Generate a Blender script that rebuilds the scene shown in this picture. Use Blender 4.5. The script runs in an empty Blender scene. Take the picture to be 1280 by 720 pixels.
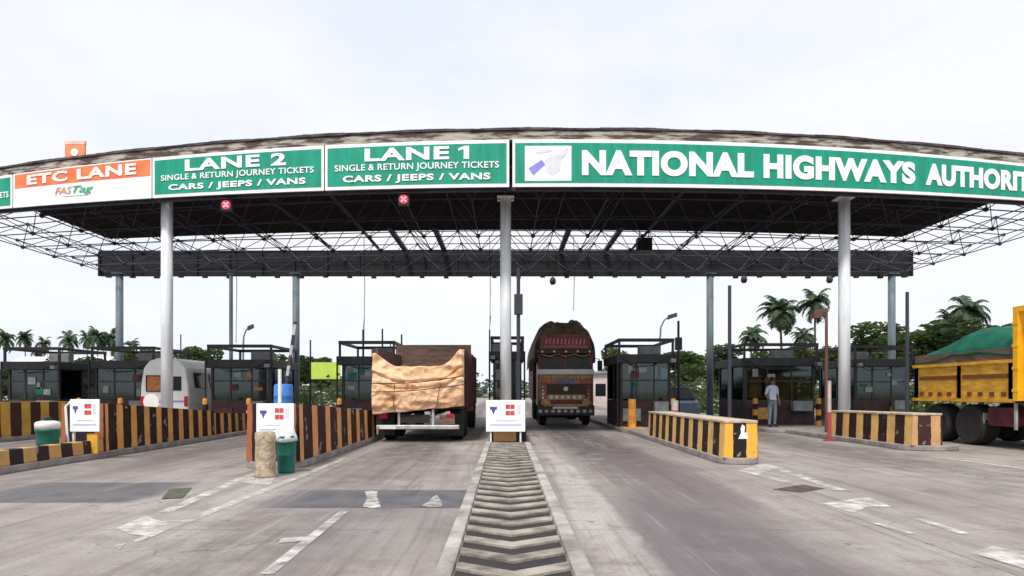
import bpy, bmesh, math, random
from mathutils import Vector, Matrix, noise
R = math.radians
rnd = random.Random(7)
sc = bpy.context.scene
COL = sc.collection

# ------------------------------------------------------------------ camera
CAMH, F, VX, VY = 1.3, 800.0, 632.0, 490.0
cd = bpy.data.cameras.new('camera'); cam = bpy.data.objects.new('camera', cd); COL.objects.link(cam)
cam.location = (0, 0, CAMH); cam.rotation_euler = (R(90), 0, 0)
cd.sensor_width = 36; cd.lens = 36*F/1280
cd.shift_x = (640-VX)/1280; cd.shift_y = (VY-360)/1280
cd.clip_start = .05; cd.clip_end = 2000
sc.camera = cam

# ------------------------------------------------------------------ sky, sun, exposure
SUN_EL, SUN_AZ = R(56), R(200)          # sun behind the camera, a little to the left
w = bpy.data.worlds.new('World'); sc.world = w; w.use_nodes = True
nt = w.node_tree; nt.nodes.clear()
def nd(t, typ, **k):
    n = t.nodes.new(typ)
    for a, b in k.items(): setattr(n, a, b)
    return n
sky = nd(nt, 'ShaderNodeTexSky', sky_type='NISHITA', sun_disc=False, sun_elevation=SUN_EL, sun_rotation=SUN_AZ)
b1 = nd(nt, 'ShaderNodeBackground'); b1.inputs[1].default_value = .09
b2 = nd(nt, 'ShaderNodeBackground'); b2.inputs[1].default_value = .91
tc = nd(nt, 'ShaderNodeTexCoord'); mp = nd(nt, 'ShaderNodeMapping'); mp.inputs['Scale'].default_value = (1, 1, 2.6)
nz = nd(nt, 'ShaderNodeTexNoise'); nz.inputs['Scale'].default_value = 1.7; nz.inputs['Detail'].default_value = 7; nz.inputs['Roughness'].default_value = .55
cr = nd(nt, 'ShaderNodeValToRGB'); cr.color_ramp.elements[0].position = .36; cr.color_ramp.elements[1].position = .6
cr.color_ramp.elements[0].color = (.80, .86, .98, 1); cr.color_ramp.elements[1].color = (.98, .98, 1.0, 1)
mx = nd(nt, 'ShaderNodeMixShader'); mx.inputs[0].default_value = .86
out = nd(nt, 'ShaderNodeOutputWorld')
L = nt.links.new
L(tc.outputs['Generated'], mp.inputs[0]); L(mp.outputs[0], nz.inputs[0]); L(nz.outputs[0], cr.inputs[0]); L(cr.outputs[0], b2.inputs[0])
L(sky.outputs[0], b1.inputs[0]); L(b1.outputs[0], mx.inputs[1]); L(b2.outputs[0], mx.inputs[2]); L(mx.outputs[0], out.inputs[0])
sd = bpy.data.lights.new('sun', 'SUN'); sd.energy = 2.8; sd.angle = R(10); sd.color = (1, .95, .87)
so = bpy.data.objects.new('sun', sd); COL.objects.link(so)
sdir = Vector((math.sin(SUN_AZ)*math.cos(SUN_EL), math.cos(SUN_AZ)*math.cos(SUN_EL), math.sin(SUN_EL)))
so.rotation_euler = sdir.to_track_quat('Z', 'Y').to_euler(); so.location = (-10, -20, 30)
vs = sc.view_settings; vs.view_transform = 'Standard'; vs.look = 'None'; vs.exposure = .3; vs.gamma = 1; vs.use_curve_mapping = False
sc.cycles.max_bounces = 6; sc.cycles.transparent_max_bounces = 10

# ------------------------------------------------------------------ materials
def M(name, c1, c2=None, scale=4, rough=.7, metal=0, bump=0., bscale=None, stretch=(1, 1, 1), lo=.38, hi=.62, spec=.4, emit=None, detail=6):
    m = bpy.data.materials.new(name); m.use_nodes = True
    t = m.node_tree; p = t.nodes['Principled BSDF']; K = t.links.new
    p.inputs['Roughness'].default_value = rough; p.inputs['Metallic'].default_value = metal; p.inputs['Specular IOR Level'].default_value = spec
    if c2 is None: c2 = tuple(v*.78 for v in c1)
    tx = nd(t, 'ShaderNodeTexCoord'); ma = nd(t, 'ShaderNodeMapping'); ma.inputs['Scale'].default_value = stretch
    n = nd(t, 'ShaderNodeTexNoise'); n.inputs['Scale'].default_value = scale; n.inputs['Detail'].default_value = detail; n.inputs['Roughness'].default_value = .62
    r = nd(t, 'ShaderNodeValToRGB'); e = r.color_ramp.elements
    e[0].position = lo; e[1].position = hi; e[0].color = (*c2, 1); e[1].color = (*c1, 1)
    K(tx.outputs['Object'], ma.inputs[0]); K(ma.outputs[0], n.inputs[0]); K(n.outputs[0], r.inputs[0]); K(r.outputs[0], p.inputs['Base Color'])
    if bump:
        n2 = nd(t, 'ShaderNodeTexNoise'); n2.inputs['Scale'].default_value = bscale or scale*4; n2.inputs['Detail'].default_value = 5
        b = nd(t, 'ShaderNodeBump'); b.inputs['Strength'].default_value = bump; b.inputs['Distance'].default_value = .03
        K(ma.outputs[0], n2.inputs[0]); K(n2.outputs[0], b.inputs['Height']); K(b.outputs[0], p.inputs['Normal'])
    if emit:
        p.inputs['Emission Color'].default_value = (*emit[0], 1); p.inputs['Emission Strength'].default_value = emit[1]
    return m
def math_(t, op, a, b=None, c=None, clamp=False):
    n = nd(t, 'ShaderNodeMath', operation=op); n.use_clamp = clamp
    for i, v in enumerate((a, b, c)):
        if v is None: continue
        if isinstance(v, (int, float)): n.inputs[i].default_value = v
        else: t.links.new(v, n.inputs[i])
    return n.outputs[0]
def mixc(t, fac, a, b):
    n = nd(t, 'ShaderNodeMix', data_type='RGBA')
    for i, v in ((0, fac), (6, a), (7, b)):
        if isinstance(v, (int, float)): n.inputs[i].default_value = v
        elif isinstance(v, tuple): n.inputs[i].default_value = (*v, 1)
        else: t.links.new(v, n.inputs[i])
    return n.outputs[2]
def translucent(m, f=.4):
    t = m.node_tree; o = t.nodes['Material Output']; p = t.nodes['Principled BSDF']; tl = nd(t, 'ShaderNodeBsdfTranslucent'); x = nd(t, 'ShaderNodeMixShader'); x.inputs[0].default_value = f
    t.links.new(p.inputs['Base Color'].links[0].from_socket, tl.inputs[0]); t.links.new(p.outputs[0], x.inputs[1]); t.links.new(tl.outputs[0], x.inputs[2]); t.links.new(x.outputs[0], o.inputs[0]); return m
def glass_mat(name, tint, mixf):
    m = bpy.data.materials.new(name); m.use_nodes = True; t = m.node_tree; t.nodes.clear()
    o = nd(t, 'ShaderNodeOutputMaterial'); a = nd(t, 'ShaderNodeBsdfTransparent'); a.inputs[0].default_value = (*tint, 1)
    g = nd(t, 'ShaderNodeBsdfGlossy'); g.inputs['Roughness'].default_value = .06; g.inputs[0].default_value = (.8, .9, .9, 1)
    x = nd(t, 'ShaderNodeMixShader'); x.inputs[0].default_value = mixf
    t.links.new(a.outputs[0], x.inputs[1]); t.links.new(g.outputs[0], x.inputs[2]); t.links.new(x.outputs[0], o.inputs[0]); return m
def stripe_mat(name, axis, period, duty, phase, ca, cb, wear=.5):
    """painted bands along one local axis, worn through to concrete"""
    m = bpy.data.materials.new(name); m.use_nodes = True; t = m.node_tree; p = t.nodes['Principled BSDF']; K = t.links.new
    p.inputs['Roughness'].default_value = .75; p.inputs['Specular IOR Level'].default_value = .25
    tx = nd(t, 'ShaderNodeTexCoord'); s = nd(t, 'ShaderNodeSeparateXYZ'); K(tx.outputs['Object'], s.inputs[0])
    n = nd(t, 'ShaderNodeTexNoise'); n.inputs['Scale'].default_value = 6; n.inputs['Detail'].default_value = 8; K(tx.outputs['Object'], n.inputs[0])
    n2 = nd(t, 'ShaderNodeTexNoise'); n2.inputs['Scale'].default_value = 2.2; n2.inputs['Detail'].default_value = 6; K(tx.outputs['Object'], n2.inputs[0])
    v = math_(t, 'ADD', s.outputs[axis], math_(t, 'MULTIPLY', n.outputs[0], .05))
    f = math_(t, 'FRACT', math_(t, 'ADD', math_(t, 'DIVIDE', v, period), phase))
    k = math_(t, 'LESS_THAN', f, duty)
    base = mixc(t, k, cb, ca)
    dirt = math_(t, 'MULTIPLY', math_(t, 'SUBTRACT', n2.outputs[0], .42, clamp=True), 3.2, clamp=True)
    base = mixc(t, math_(t, 'MULTIPLY', dirt, wear*.6), base, (.085, .055, .04))
    chip = math_(t, 'GREATER_THAN', n.outputs[0], .655)
    base = mixc(t, math_(t, 'MULTIPLY', chip, .7), base, (.36, .31, .25))
    K(base, p.inputs['Base Color'])
    b = nd(t, 'ShaderNodeBump'); b.inputs['Strength'].default_value = .35; b.inputs['Distance'].default_value = .02
    K(n.outputs[0], b.inputs['Height']); K(b.outputs[0], p.inputs['Normal']); return m

YEL, BLK = (.74, .37, .10), (.022, .014, .014)
m_stripe = stripe_mat('barrier_stripes', 1, .5, .42, .15, YEL, (.026, .011, .01))
m_stripe_w = stripe_mat('barrier_stripes_wide', 1, .86, .38, .1, (.72, .34, .13), (.03, .01, .009))
m_stripe_b = stripe_mat('barrier_stripes_bright', 1, .66, .46, .0, (.74, .46, .16), (.022, .01, .01))
m_stripe_x = stripe_mat('barrier_end_stripes', 0, .44, .46, .02, (.85, .43, .06), (.016, .012, .015), .15)
m_guard = stripe_mat('guard_bands', 2, .4, .5, 0, (.72, .32, .06), (.03, .015, .012), .6)
m_kerbstripe = stripe_mat('kerb_stripes', 1, .6, .5, .1, (.6, .34, .12), (.03, .02, .02), .6)
m_redwhite = stripe_mat('red_white_bands', 2, 2.2, .36, .0, (.42, .07, .07), (.6, .5, .48), .8)
m_coping = M('concrete_coping', (.6, .5, .38), (.4, .32, .24), 5, .85, bump=.3)
m_conc = M('island_concrete', (.34, .31, .29), (.22, .19, .18), 3, .9, bump=.4, bscale=25)
m_kerbw = M('whitewashed_kerb', (.46, .43, .39), (.2, .18, .165), 1.9, .85, bump=.4, bscale=18, lo=.36, hi=.6)
m_paint = M('worn_road_paint', (.74, .72, .69), (.40, .36, .34), 5, .8, lo=.34, hi=.62)
t = m_paint.node_tree; o_ = t.nodes['Material Output']; p = t.nodes['Principled BSDF']
tx = nd(t, 'ShaderNodeTexCoord'); n = nd(t, 'ShaderNodeTexNoise'); n.inputs['Scale'].default_value = 3.2; n.inputs['Detail'].default_value = 9; n.inputs['Roughness'].default_value = .72
tr_ = nd(t, 'ShaderNodeBsdfTransparent'); x_ = nd(t, 'ShaderNodeMixShader'); t.links.new(tx.outputs['Object'], n.inputs[0])
t.links.new(math_(t, 'MULTIPLY', math_(t, 'ADD', math_(t, 'MULTIPLY', math_(t, 'SUBTRACT', n.outputs[0], .40), 3.0, clamp=True), .16), 1.0, clamp=True), x_.inputs[0]); t.links.new(p.outputs[0], x_.inputs[1]); t.links.new(tr_.outputs[0], x_.inputs[2]); t.links.new(x_.outputs[0], o_.inputs[0])
m_green = M('sign_green', (.003, .325, .22), (.003, .25, .155), 2.2, .45, detail=10, stretch=(2.5, 1, .35))
m_white = M('sign_white', (.93, .94, .94), (.84, .87, .87), 2.5, .5)
m_orange = M('sign_orange', (.88, .23, .09), (.78, .16, .06), 2, .5)
m_letter = M('letter_white', (.94, .94, .94), (.88, .9, .9), 6, .5)
m_lgreen = M('letter_green', (.05, .5, .3), None, 4, .5)
m_lorange = M('letter_orange', (.85, .4, .25), None, 4, .5)
m_blue = M('sign_blue', (.22, .2, .62), (.3, .3, .7), 8, .5)
m_navy = M('board_navy', (.1, .08, .36), None, 8, .5)
m_red = M('board_red', (.72, .08, .1), None, 8, .5)
m_grey = M('emblem_grey', (.64, .63, .73), (.74, .73, .8), 6, .5)
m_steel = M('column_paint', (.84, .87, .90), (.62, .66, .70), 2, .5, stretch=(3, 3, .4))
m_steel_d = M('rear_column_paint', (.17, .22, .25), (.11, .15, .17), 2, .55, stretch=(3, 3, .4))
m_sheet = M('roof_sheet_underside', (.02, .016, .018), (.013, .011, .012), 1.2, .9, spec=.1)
m_edge = M('rusty_roof_edge', (.46, .43, .38), (.085, .06, .055), 3.4, .9, lo=.44, hi=.58, stretch=(.4, 1, 2.6), bump=.4, detail=9)
m_frame = M('space_frame_paint', (.06, .06, .10), (.03, .03, .055), 3, .6)
m_black = M('black_paint', (.022, .022, .026), (.014, .014, .016), 4, .5)
m_dark = M('dark_booth_frame', (.035, .032, .036), (.02, .018, .02), 4, .55)
m_bpanel = M('booth_panel', (.075, .035, .032), (.028, .018, .02), 3, .7)
m_bgrey = M('booth_grey', (.3, .32, .33), (.18, .2, .2), 3, .6)
m_glass = glass_mat('booth_glass', (.4, .5, .5), .07)
m_curtain = M('pale_curtain', (.32, .4, .37), (.14, .2, .19), 5, .9, stretch=(4, 4, .3))
m_vglass = M('vehicle_glass', (.012, .016, .02), (.006, .008, .01), 3, .12, spec=.25)
m_tarp = M('tan_tarpaulin', (.84, .58, .37), (.60, .31, .14), 1.8, .8, bump=.7, bscale=9, lo=.34, hi=.66, detail=9)
m_tarpbrown = M('brown_tarpaulin', (.15, .10, .06), (.045, .03, .024), 1.9, .85, bump=.7, bscale=6)
m_tarpgreen = M('green_tarpaulin', (.008, .14, .09), (.004, .08, .052), 2, .65, bump=.4, bscale=5)
m_boardb = M('brown_boards', (.19, .12, .09), (.10, .062, .05), 3, .8, stretch=(1, 1, 5))
m_maroon = M('maroon_truck_side', (.11, .03, .035), (.06, .018, .02), 3, .7)
m_tyre = M('tyre_rubber', (.018, .017, .017), (.03, .027, .025), 8, .9)
m_chassis = M('chassis', (.018, .016, .016), (.03, .02, .016), 5, .8)
m_silver = M('silver_trim', (.55, .55, .55), (.4, .38, .36), 5, .35, .3)
m_vwhite = M('vehicle_white', (.8, .8, .78), (.68, .67, .64), 1.6, .35)
m_vred = M('lorry_red', (.26, .04, .035), (.11, .025, .025), 4, .5)
m_vorange = M('lorry_orange', (.55, .2, .08), (.24, .075, .04), 6, .5)
m_vyel = M('lorry_yellow', (.62, .4, .1), (.4, .2, .05), 7, .5)
m_tipper = M('tipper_yellow', (.95, .52, .015), (.82, .40, .012), 2.5, .5)
m_tipperd = M('tipper_side_yellow', (.78, .43, .04), (.5, .25, .03), 2.5, .6, stretch=(1, 1, 4))
m_lamp = M('lamp_glass', (.75, .72, .6), None, 4, .15)
m_tail = M('tail_lamp', (.5, .02, .02), None, 4, .3)
m_curt = M('orange_curtain', (.5, .2, .06), (.3, .1, .04), 8, .8)
m_bin = M('green_bin', (.01, .17, .12), (.006, .11, .08), 3, .45)
m_bag = M('white_plastic_bag', (.82, .83, .84), (.66, .68, .72), 9, .4, bump=.6, bscale=12)
m_drum = M('blue_drum', (.04, .22, .62), (.03, .16, .48), 3, .4)
m_stone = M('rough_render', (.52, .42, .3), (.3, .22, .15), 9, .95, bump=.9, bscale=22)
m_hoard = M('lime_hoarding', (.6, .78, .12), (.5, .68, .1), 2, .6)
m_leaf = M('leaves', (.085, .135, .035), (.03, .055, .018), .55, .65, spec=.25)
m_leaf2 = M('leaves_light', (.13, .17, .055), (.05, .08, .03), .6, .65, spec=.25)
m_palm = M('palm_fronds', (.11, .17, .085), (.05, .09, .055), 1, .6, spec=.3)
for m_ in (m_leaf, m_leaf2, m_palm): translucent(m_)
m_bark = M('bark', (.13, .1, .075), (.07, .052, .04), 5, .9, bump=.5)
m_far = M('far_leaves', (.11, .16, .12), (.06, .09, .07), .15, .8, spec=.1)
m_wallp = M('pale_render', (.6, .52, .5), (.45, .38, .37), 1, .9)
m_pole = M('dark_pole', (.045, .045, .07), (.03, .03, .045), 3, .5)
m_sig = M('signal_lit_red', (.6, .02, .05), None, 4, .3, emit=((1, .03, .08), .6))
m_sigx = M('signal_lit_cross', (.9, .4, .5), None, 4, .3, emit=((1, .35, .45), .6))
m_skin = M('skin', (.23, .12, .075), None, 5, .6)
m_shirt = M('pale_shirt', (.5, .58, .7), (.42, .5, .62), 7, .8)
m_trous = M('grey_blue_trousers', (.2, .25, .32), (.15, .19, .25), 7, .8)
m_hair = M('black_hair', (.012, .01, .01), None, 7, .6)

# ------------------------------------------------------------------ mesh builder
class MB:
    def __init__(s): s.v, s.f, s.mi, s.cur = [], [], [], 0
    def add(s, vs, fs):
        o = len(s.v); s.v += [tuple(v) for v in vs]
        for f in fs: s.f.append([i+o for i in f]); s.mi.append(s.cur)
        return s
    def box(s, x0, x1, y0, y1, z0, z1, mtx=None):
        vs = [Vector(p) for p in ((x0,y0,z0),(x1,y0,z0),(x1,y1,z0),(x0,y1,z0),(x0,y0,z1),(x1,y0,z1),(x1,y1,z1),(x0,y1,z1))]
        if mtx: vs = [mtx @ v for v in vs]
        return s.add(vs, [(0,3,2,1),(4,5,6,7),(0,1,5,4),(1,2,6,5),(2,3,7,6),(3,0,4,7)])
    def hexa(s, lo, hi):        # two quads, 4 points each
        return s.add(list(lo)+list(hi), [(0,3,2,1),(4,5,6,7),(0,1,5,4),(1,2,6,5),(2,3,7,6),(3,0,4,7)])
    def tube(s, a, b, r0, r1=None, n=8, caps=True):
        a, b = Vector(a), Vector(b); r1 = r0 if r1 is None else r1
        d = (b-a)
        if d.length < 1e-6: return s
        q = d.to_track_quat('Z', 'Y').to_matrix(); vs = []
        for k in range(n):
            c = q @ Vector((math.cos(2*math.pi*k/n), math.sin(2*math.pi*k/n), 0)); vs += [a+c*r0, b+c*r1]
        fs = [(2*k, 2*((k+1) % n), 2*((k+1) % n)+1, 2*k+1) for k in range(n)]
        if caps: fs += [tuple(2*k for k in range(n))[::-1], tuple(2*k+1 for k in range(n))]
        return s.add(vs, fs)
    def path(s, pts, rs, n=8):
        pts = [Vector(p) for p in pts]; vs = []
        for i, p in enumerate(pts):
            d = pts[min(i+1, len(pts)-1)] - pts[max(i-1, 0)]; q = d.to_track_quat('Z', 'Y').to_matrix()
            r = rs if isinstance(rs, (int, float)) else rs[i]
            vs += [p + q @ Vector((math.cos(2*math.pi*k/n)*r, math.sin(2*math.pi*k/n)*r, 0)) for k in range(n)]
        fs = []
        for i in range(len(pts)-1):
            for k in range(n): fs.append((i*n+k, i*n+(k+1) % n, (i+1)*n+(k+1) % n, (i+1)*n+k))
        fs += [tuple(range(n))[::-1], tuple((len(pts)-1)*n+k for k in range(n))]
        return s.add(vs, fs)
    def lathe(s, prof, n=20, axis='Z', c=(0, 0, 0)):
        vs = []; c = Vector(c)
        for r, h in prof:
            for k in range(n):
                a = 2*math.pi*k/n; x, y = r*math.cos(a), r*math.sin(a)
                vs.append(c + (Vector((x, y, h)) if axis == 'Z' else Vector((h, x, y)) if axis == 'X' else Vector((x, h, y))))
        fs = []
        for i in range(len(prof)-1):
            for k in range(n): fs.append((i*n+k, i*n+(k+1) % n, (i+1)*n+(k+1) % n, (i+1)*n+k))
        if prof[0][0] > 1e-4: fs.append(tuple(range(n))[::-1])
        if prof[-1][0] > 1e-4: fs.append(tuple((len(prof)-1)*n+k for k in range(n)))
        return s.add(vs, fs)
    def prism(s, pts, a, b, axis='Y'):   # outline extruded along an axis
        def P(u, v, h): return (u, h, v) if axis == 'Y' else (h, u, v) if axis == 'X' else (u, v, h)
        n = len(pts); vs = [P(u, v, a) for u, v in pts]+[P(u, v, b) for u, v in pts]
        return s.add(vs, [tuple(range(n)), tuple(range(n, 2*n))[::-1]]+[(i, n+i, n+(i+1) % n, (i+1) % n) for i in range(n)])
    def grid(s, nu, nv, fn):
        vs = [fn(i/nu, j/nv) for i in range(nu+1) for j in range(nv+1)]
        return s.add(vs, [(i*(nv+1)+j, (i+1)*(nv+1)+j, (i+1)*(nv+1)+j+1, i*(nv+1)+j+1) for i in range(nu) for j in range(nv)])
    def build(s, name, mats, parent=None, bevel=0, smooth=False, solid=0, loc=None):
        me = bpy.data.meshes.new(name); me.from_pydata(s.v, [], s.f)
        mats = mats if isinstance(mats, (list, tuple)) else [mats]
        for m in mats: me.materials.append(m)
        if len(mats) > 1: me.polygons.foreach_set('material_index', s.mi)
        bm = bmesh.new(); bm.from_mesh(me); bmesh.ops.recalc_face_normals(bm, faces=bm.faces); bm.to_mesh(me); bm.free()
        o = bpy.data.objects.new(name, me); COL.objects.link(o)
        if parent: o.parent = parent
        if loc: o.location = loc
        if smooth: me.polygons.foreach_set('use_smooth', [True]*len(me.polygons))
        if solid: sm = o.modifiers.new('thick', 'SOLIDIFY'); sm.thickness = solid; sm.offset = 0
        if bevel: bv = o.modifiers.new('edge', 'BEVEL'); bv.width = bevel; bv.segments = 2; bv.limit_method = 'ANGLE'
        return o
def tag(o, label=None, cat=None, group=None, kind=None):
    if label: o['label'] = label
    if cat: o['category'] = cat
    if group: o['group'] = group
    if kind: o['kind'] = kind
    return o
def thing(name, label, cat, loc=(0, 0, 0), rz=0, group=None):
    o = bpy.data.objects.new(name, None); COL.objects.link(o); o.location = loc; o.rotation_euler = (0, 0, rz)
    o.empty_display_size = .2
    return tag(o, label, cat, group)
def copy_tree(o, parent=None):
    c = o.copy(); COL.objects.link(c)
    if parent: c.parent = parent
    for ch in list(o.children): copy_tree(ch, c)
    return c
def at(x, y, D): return Vector(((x-VX)/F*D, D, CAMH+(VY-y)/F*D))
def gnd(x, y): D = F*CAMH/(y-VY); return ((x-VX)/F*D, D)

# ------------------------------------------------------------------ setting: ground, road, islands
gm = bpy.data.materials.new('ground_soil'); gm.use_nodes = True
t = gm.node_tree; p = t.nodes['Principled BSDF']; p.inputs['Roughness'].default_value = .95
tx = nd(t, 'ShaderNodeTexCoord'); n = nd(t, 'ShaderNodeTexNoise'); n.inputs['Scale'].default_value = .12; n.inputs['Detail'].default_value = 9
t.links.new(tx.outputs['Object'], n.inputs[0])
t.links.new(mixc(t, math_(t, 'MULTIPLY', math_(t, 'SUBTRACT', n.outputs[0], .42), 6, clamp=True), (.21, .15, .105), (.075, .10, .035)), p.inputs['Base Color'])
tag(MB().grid(40, 40, lambda u, v: (u*1600-800, v*1600-500, -.012)).build('ground', gm), kind='structure')

rm = bpy.data.materials.new('concrete_road'); rm.use_nodes = True
t = rm.node_tree; p = t.nodes['Principled BSDF']; K = t.links.new
p.inputs['Roughness'].default_value = .82; p.inputs['Specular IOR Level'].default_value = .3
tx = nd(t, 'ShaderNodeTexCoord'); s = nd(t, 'ShaderNodeSeparateXYZ'); K(tx.outputs['Object'], s.inputs[0])
def noi(scale, detail=6, stretch=None, rough=.6):
    n = nd(t, 'ShaderNodeTexNoise'); n.inputs['Scale'].default_value = scale; n.inputs['Detail'].default_value = detail; n.inputs['Roughness'].default_value = rough
    if stretch:
        ma = nd(t, 'ShaderNodeMapping'); ma.inputs['Scale'].default_value = stretch; K(tx.outputs['Object'], ma.inputs[0]); K(ma.outputs[0], n.inputs[0])
    else: K(tx.outputs['Object'], n.inputs[0])
    return n.outputs[0]
big = noi(.45, 7); fine = noi(26, 8, None, .7); med = noi(2.3, 8); streak = noi(1.1, 6, (2.4, .16, 1))
def sm(v, lo, hi):
    n = nd(t, 'ShaderNodeMapRange', interpolation_type='SMOOTHSTEP'); n.inputs[1].default_value = lo; n.inputs[2].default_value = hi; K(v, n.inputs[0]); return n.outputs[0]
col = mixc(t, sm(big, .35, .65), (.285, .25, .235), (.38, .345, .32))
col = mixc(t, math_(t, 'MULTIPLY', sm(streak, .45, .7), .5), col, (.19, .155, .155))
# oil and rubber down each lane; roof shade painted in by darkening further back
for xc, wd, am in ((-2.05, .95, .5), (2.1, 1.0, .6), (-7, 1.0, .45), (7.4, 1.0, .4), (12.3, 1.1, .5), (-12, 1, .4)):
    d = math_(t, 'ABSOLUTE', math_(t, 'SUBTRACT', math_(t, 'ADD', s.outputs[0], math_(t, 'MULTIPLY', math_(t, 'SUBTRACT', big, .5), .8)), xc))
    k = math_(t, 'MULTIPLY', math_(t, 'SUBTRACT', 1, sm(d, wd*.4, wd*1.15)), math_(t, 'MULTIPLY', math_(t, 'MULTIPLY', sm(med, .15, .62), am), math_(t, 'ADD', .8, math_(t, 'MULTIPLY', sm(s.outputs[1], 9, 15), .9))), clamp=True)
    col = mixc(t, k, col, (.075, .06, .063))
# dark resurfaced stretch on the right approach and darker oval patches in the lanes
def ell(xc, yc, rx, ry):
    a = math_(t, 'DIVIDE', math_(t, 'SUBTRACT', s.outputs[0], xc), rx); b = math_(t, 'DIVIDE', math_(t, 'SUBTRACT', s.outputs[1], yc), ry)
    d = math_(t, 'SQRT', math_(t, 'ADD', math_(t, 'MULTIPLY', a, a), math_(t, 'MULTIPLY', b, b)))
    d = math_(t, 'ADD', d, math_(t, 'ADD', math_(t, 'MULTIPLY', math_(t, 'SUBTRACT', med, .5), 1.1), math_(t, 'MULTIPLY', math_(t, 'SUBTRACT', streak, .5), .9)))
    return math_(t, 'SUBTRACT', 1, sm(d, .55, 1.05))
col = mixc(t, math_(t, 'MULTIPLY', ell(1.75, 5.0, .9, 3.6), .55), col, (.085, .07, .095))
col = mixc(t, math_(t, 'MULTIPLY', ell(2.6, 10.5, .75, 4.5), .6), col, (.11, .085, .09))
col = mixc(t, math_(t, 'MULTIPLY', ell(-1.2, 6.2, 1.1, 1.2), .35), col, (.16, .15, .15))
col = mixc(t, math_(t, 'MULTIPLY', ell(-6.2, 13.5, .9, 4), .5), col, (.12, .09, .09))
def rect(x0, x1, y0, y1, e=.12):
    jx = math_(t, 'ADD', s.outputs[0], math_(t, 'MULTIPLY', math_(t, 'SUBTRACT', med, .5), .55)); jy_ = math_(t, 'ADD', s.outputs[1], math_(t, 'MULTIPLY', math_(t, 'SUBTRACT', med, .5), .12))
    a = math_(t, 'MULTIPLY', sm(jx, x0-e*3, x0+e*3), math_(t, 'SUBTRACT', 1, sm(jx, x1-e, x1+e)))
    return math_(t, 'MULTIPLY', a, math_(t, 'MULTIPLY', sm(jy_, y0-e*.3, y0+e*.3), math_(t, 'SUBTRACT', 1, sm(jy_, y1-e*.3, y1+e*.3))))
tar = mixc(t, sm(med, .35, .6), (.05, .06, .085), (.10, .105, .125))
col = mixc(t, math_(t, 'MULTIPLY', rect(-2.7, -.3, 7.15, 8.5), .9), col, tar)
col = mixc(t, math_(t, 'MULTIPLY', rect(-6.7, -4.4, 7.5, 9.2, .2), .85), col, tar)
col = mixc(t, math_(t, 'MULTIPLY', ell(.95, 8, .3, 6), .55), col, (.5, .46, .43))
# joints
jy = math_(t, 'ABSOLUTE', math_(t, 'SUBTRACT', math_(t, 'MODULO', math_(t, 'ADD', s.outputs[1], 101.97), 4.5), 0))
j = math_(t, 'LESS_THAN', jy, .02)
col = mixc(t, math_(t, 'MULTIPLY', j, math_(t, 'MULTIPLY', sm(big, .42, .6), .6)), col, (.07, .055, .055))
for xj in (-4.85, 3.62, 6.3, 8.35, -6.2):
    j = math_(t, 'LESS_THAN', math_(t, 'ABSOLUTE', math_(t, 'SUBTRACT', s.outputs[0], xj)), .012); col = mixc(t, math_(t, 'MULTIPLY', j, .6), col, (.1, .085, .08))
crk = nd(t, 'ShaderNodeTexVoronoi', feature='DISTANCE_TO_EDGE'); crk.inputs['Scale'].default_value = .42
va = nd(t, 'ShaderNodeVectorMath', operation='ADD'); nzc = nd(t, 'ShaderNodeTexNoise'); nzc.inputs['Scale'].default_value = 1.6; nzc.inputs['Detail'].default_value = 6
K(tx.outputs['Object'], nzc.inputs[0]); K(tx.outputs['Object'], va.inputs[0]); K(nzc.outputs[1], va.inputs[1]); K(va.outputs[0], crk.inputs[0])
ck = math_(t, 'MULTIPLY', math_(t, 'LESS_THAN', crk.outputs[0], .006), math_(t, 'MULTIPLY', sm(big, .5, .62), .6))
col = mixc(t, ck, col, (.08, .07, .07))
blot = noi(1.15, 10, None, .75); trk = noi(1.6, 8, (3.2, .09, 1), .7)
col = mixc(t, math_(t, 'MULTIPLY', sm(blot, .47, .66), .55), col, (.145, .12, .11))
col = mixc(t, math_(t, 'MULTIPLY', sm(trk, .5, .68), .55), col, (.115, .092, .09))
col = mixc(t, math_(t, 'MULTIPLY', sm(math_(t, 'SUBTRACT', 1, trk), .55, .7), .3), col, (.52, .48, .45))
spot = noi(7, 4, None, .5)
col = mixc(t, math_(t, 'MULTIPLY', sm(spot, .66, .72), .55), col, (.07, .055, .055))
col = mixc(t, math_(t, 'MULTIPLY', sm(fine, .42, .75), .4), col, (.15, .13, .125))
gr = noi(70, 3, None, .8)
col = mixc(t, math_(t, 'MULTIPLY', sm(gr, .5, .7), .35), col, (.14, .125, .12)); col = mixc(t, math_(t, 'MULTIPLY', sm(math_(t, 'SUBTRACT', 1, gr), .55, .72), .3), col, (.5, .47, .44))
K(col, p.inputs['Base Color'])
bp = nd(t, 'ShaderNodeBump'); bp.inputs['Strength'].default_value = .6; bp.inputs['Distance'].default_value = .01
K(math_(t, 'ADD', fine, med), bp.inputs['Height']); K(bp.outputs[0], p.inputs['Normal'])
tag(MB().grid(12, 40, lambda u, v: (u*48-24, v*170-30, 0)).build('road', rm), kind='structure')

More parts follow.
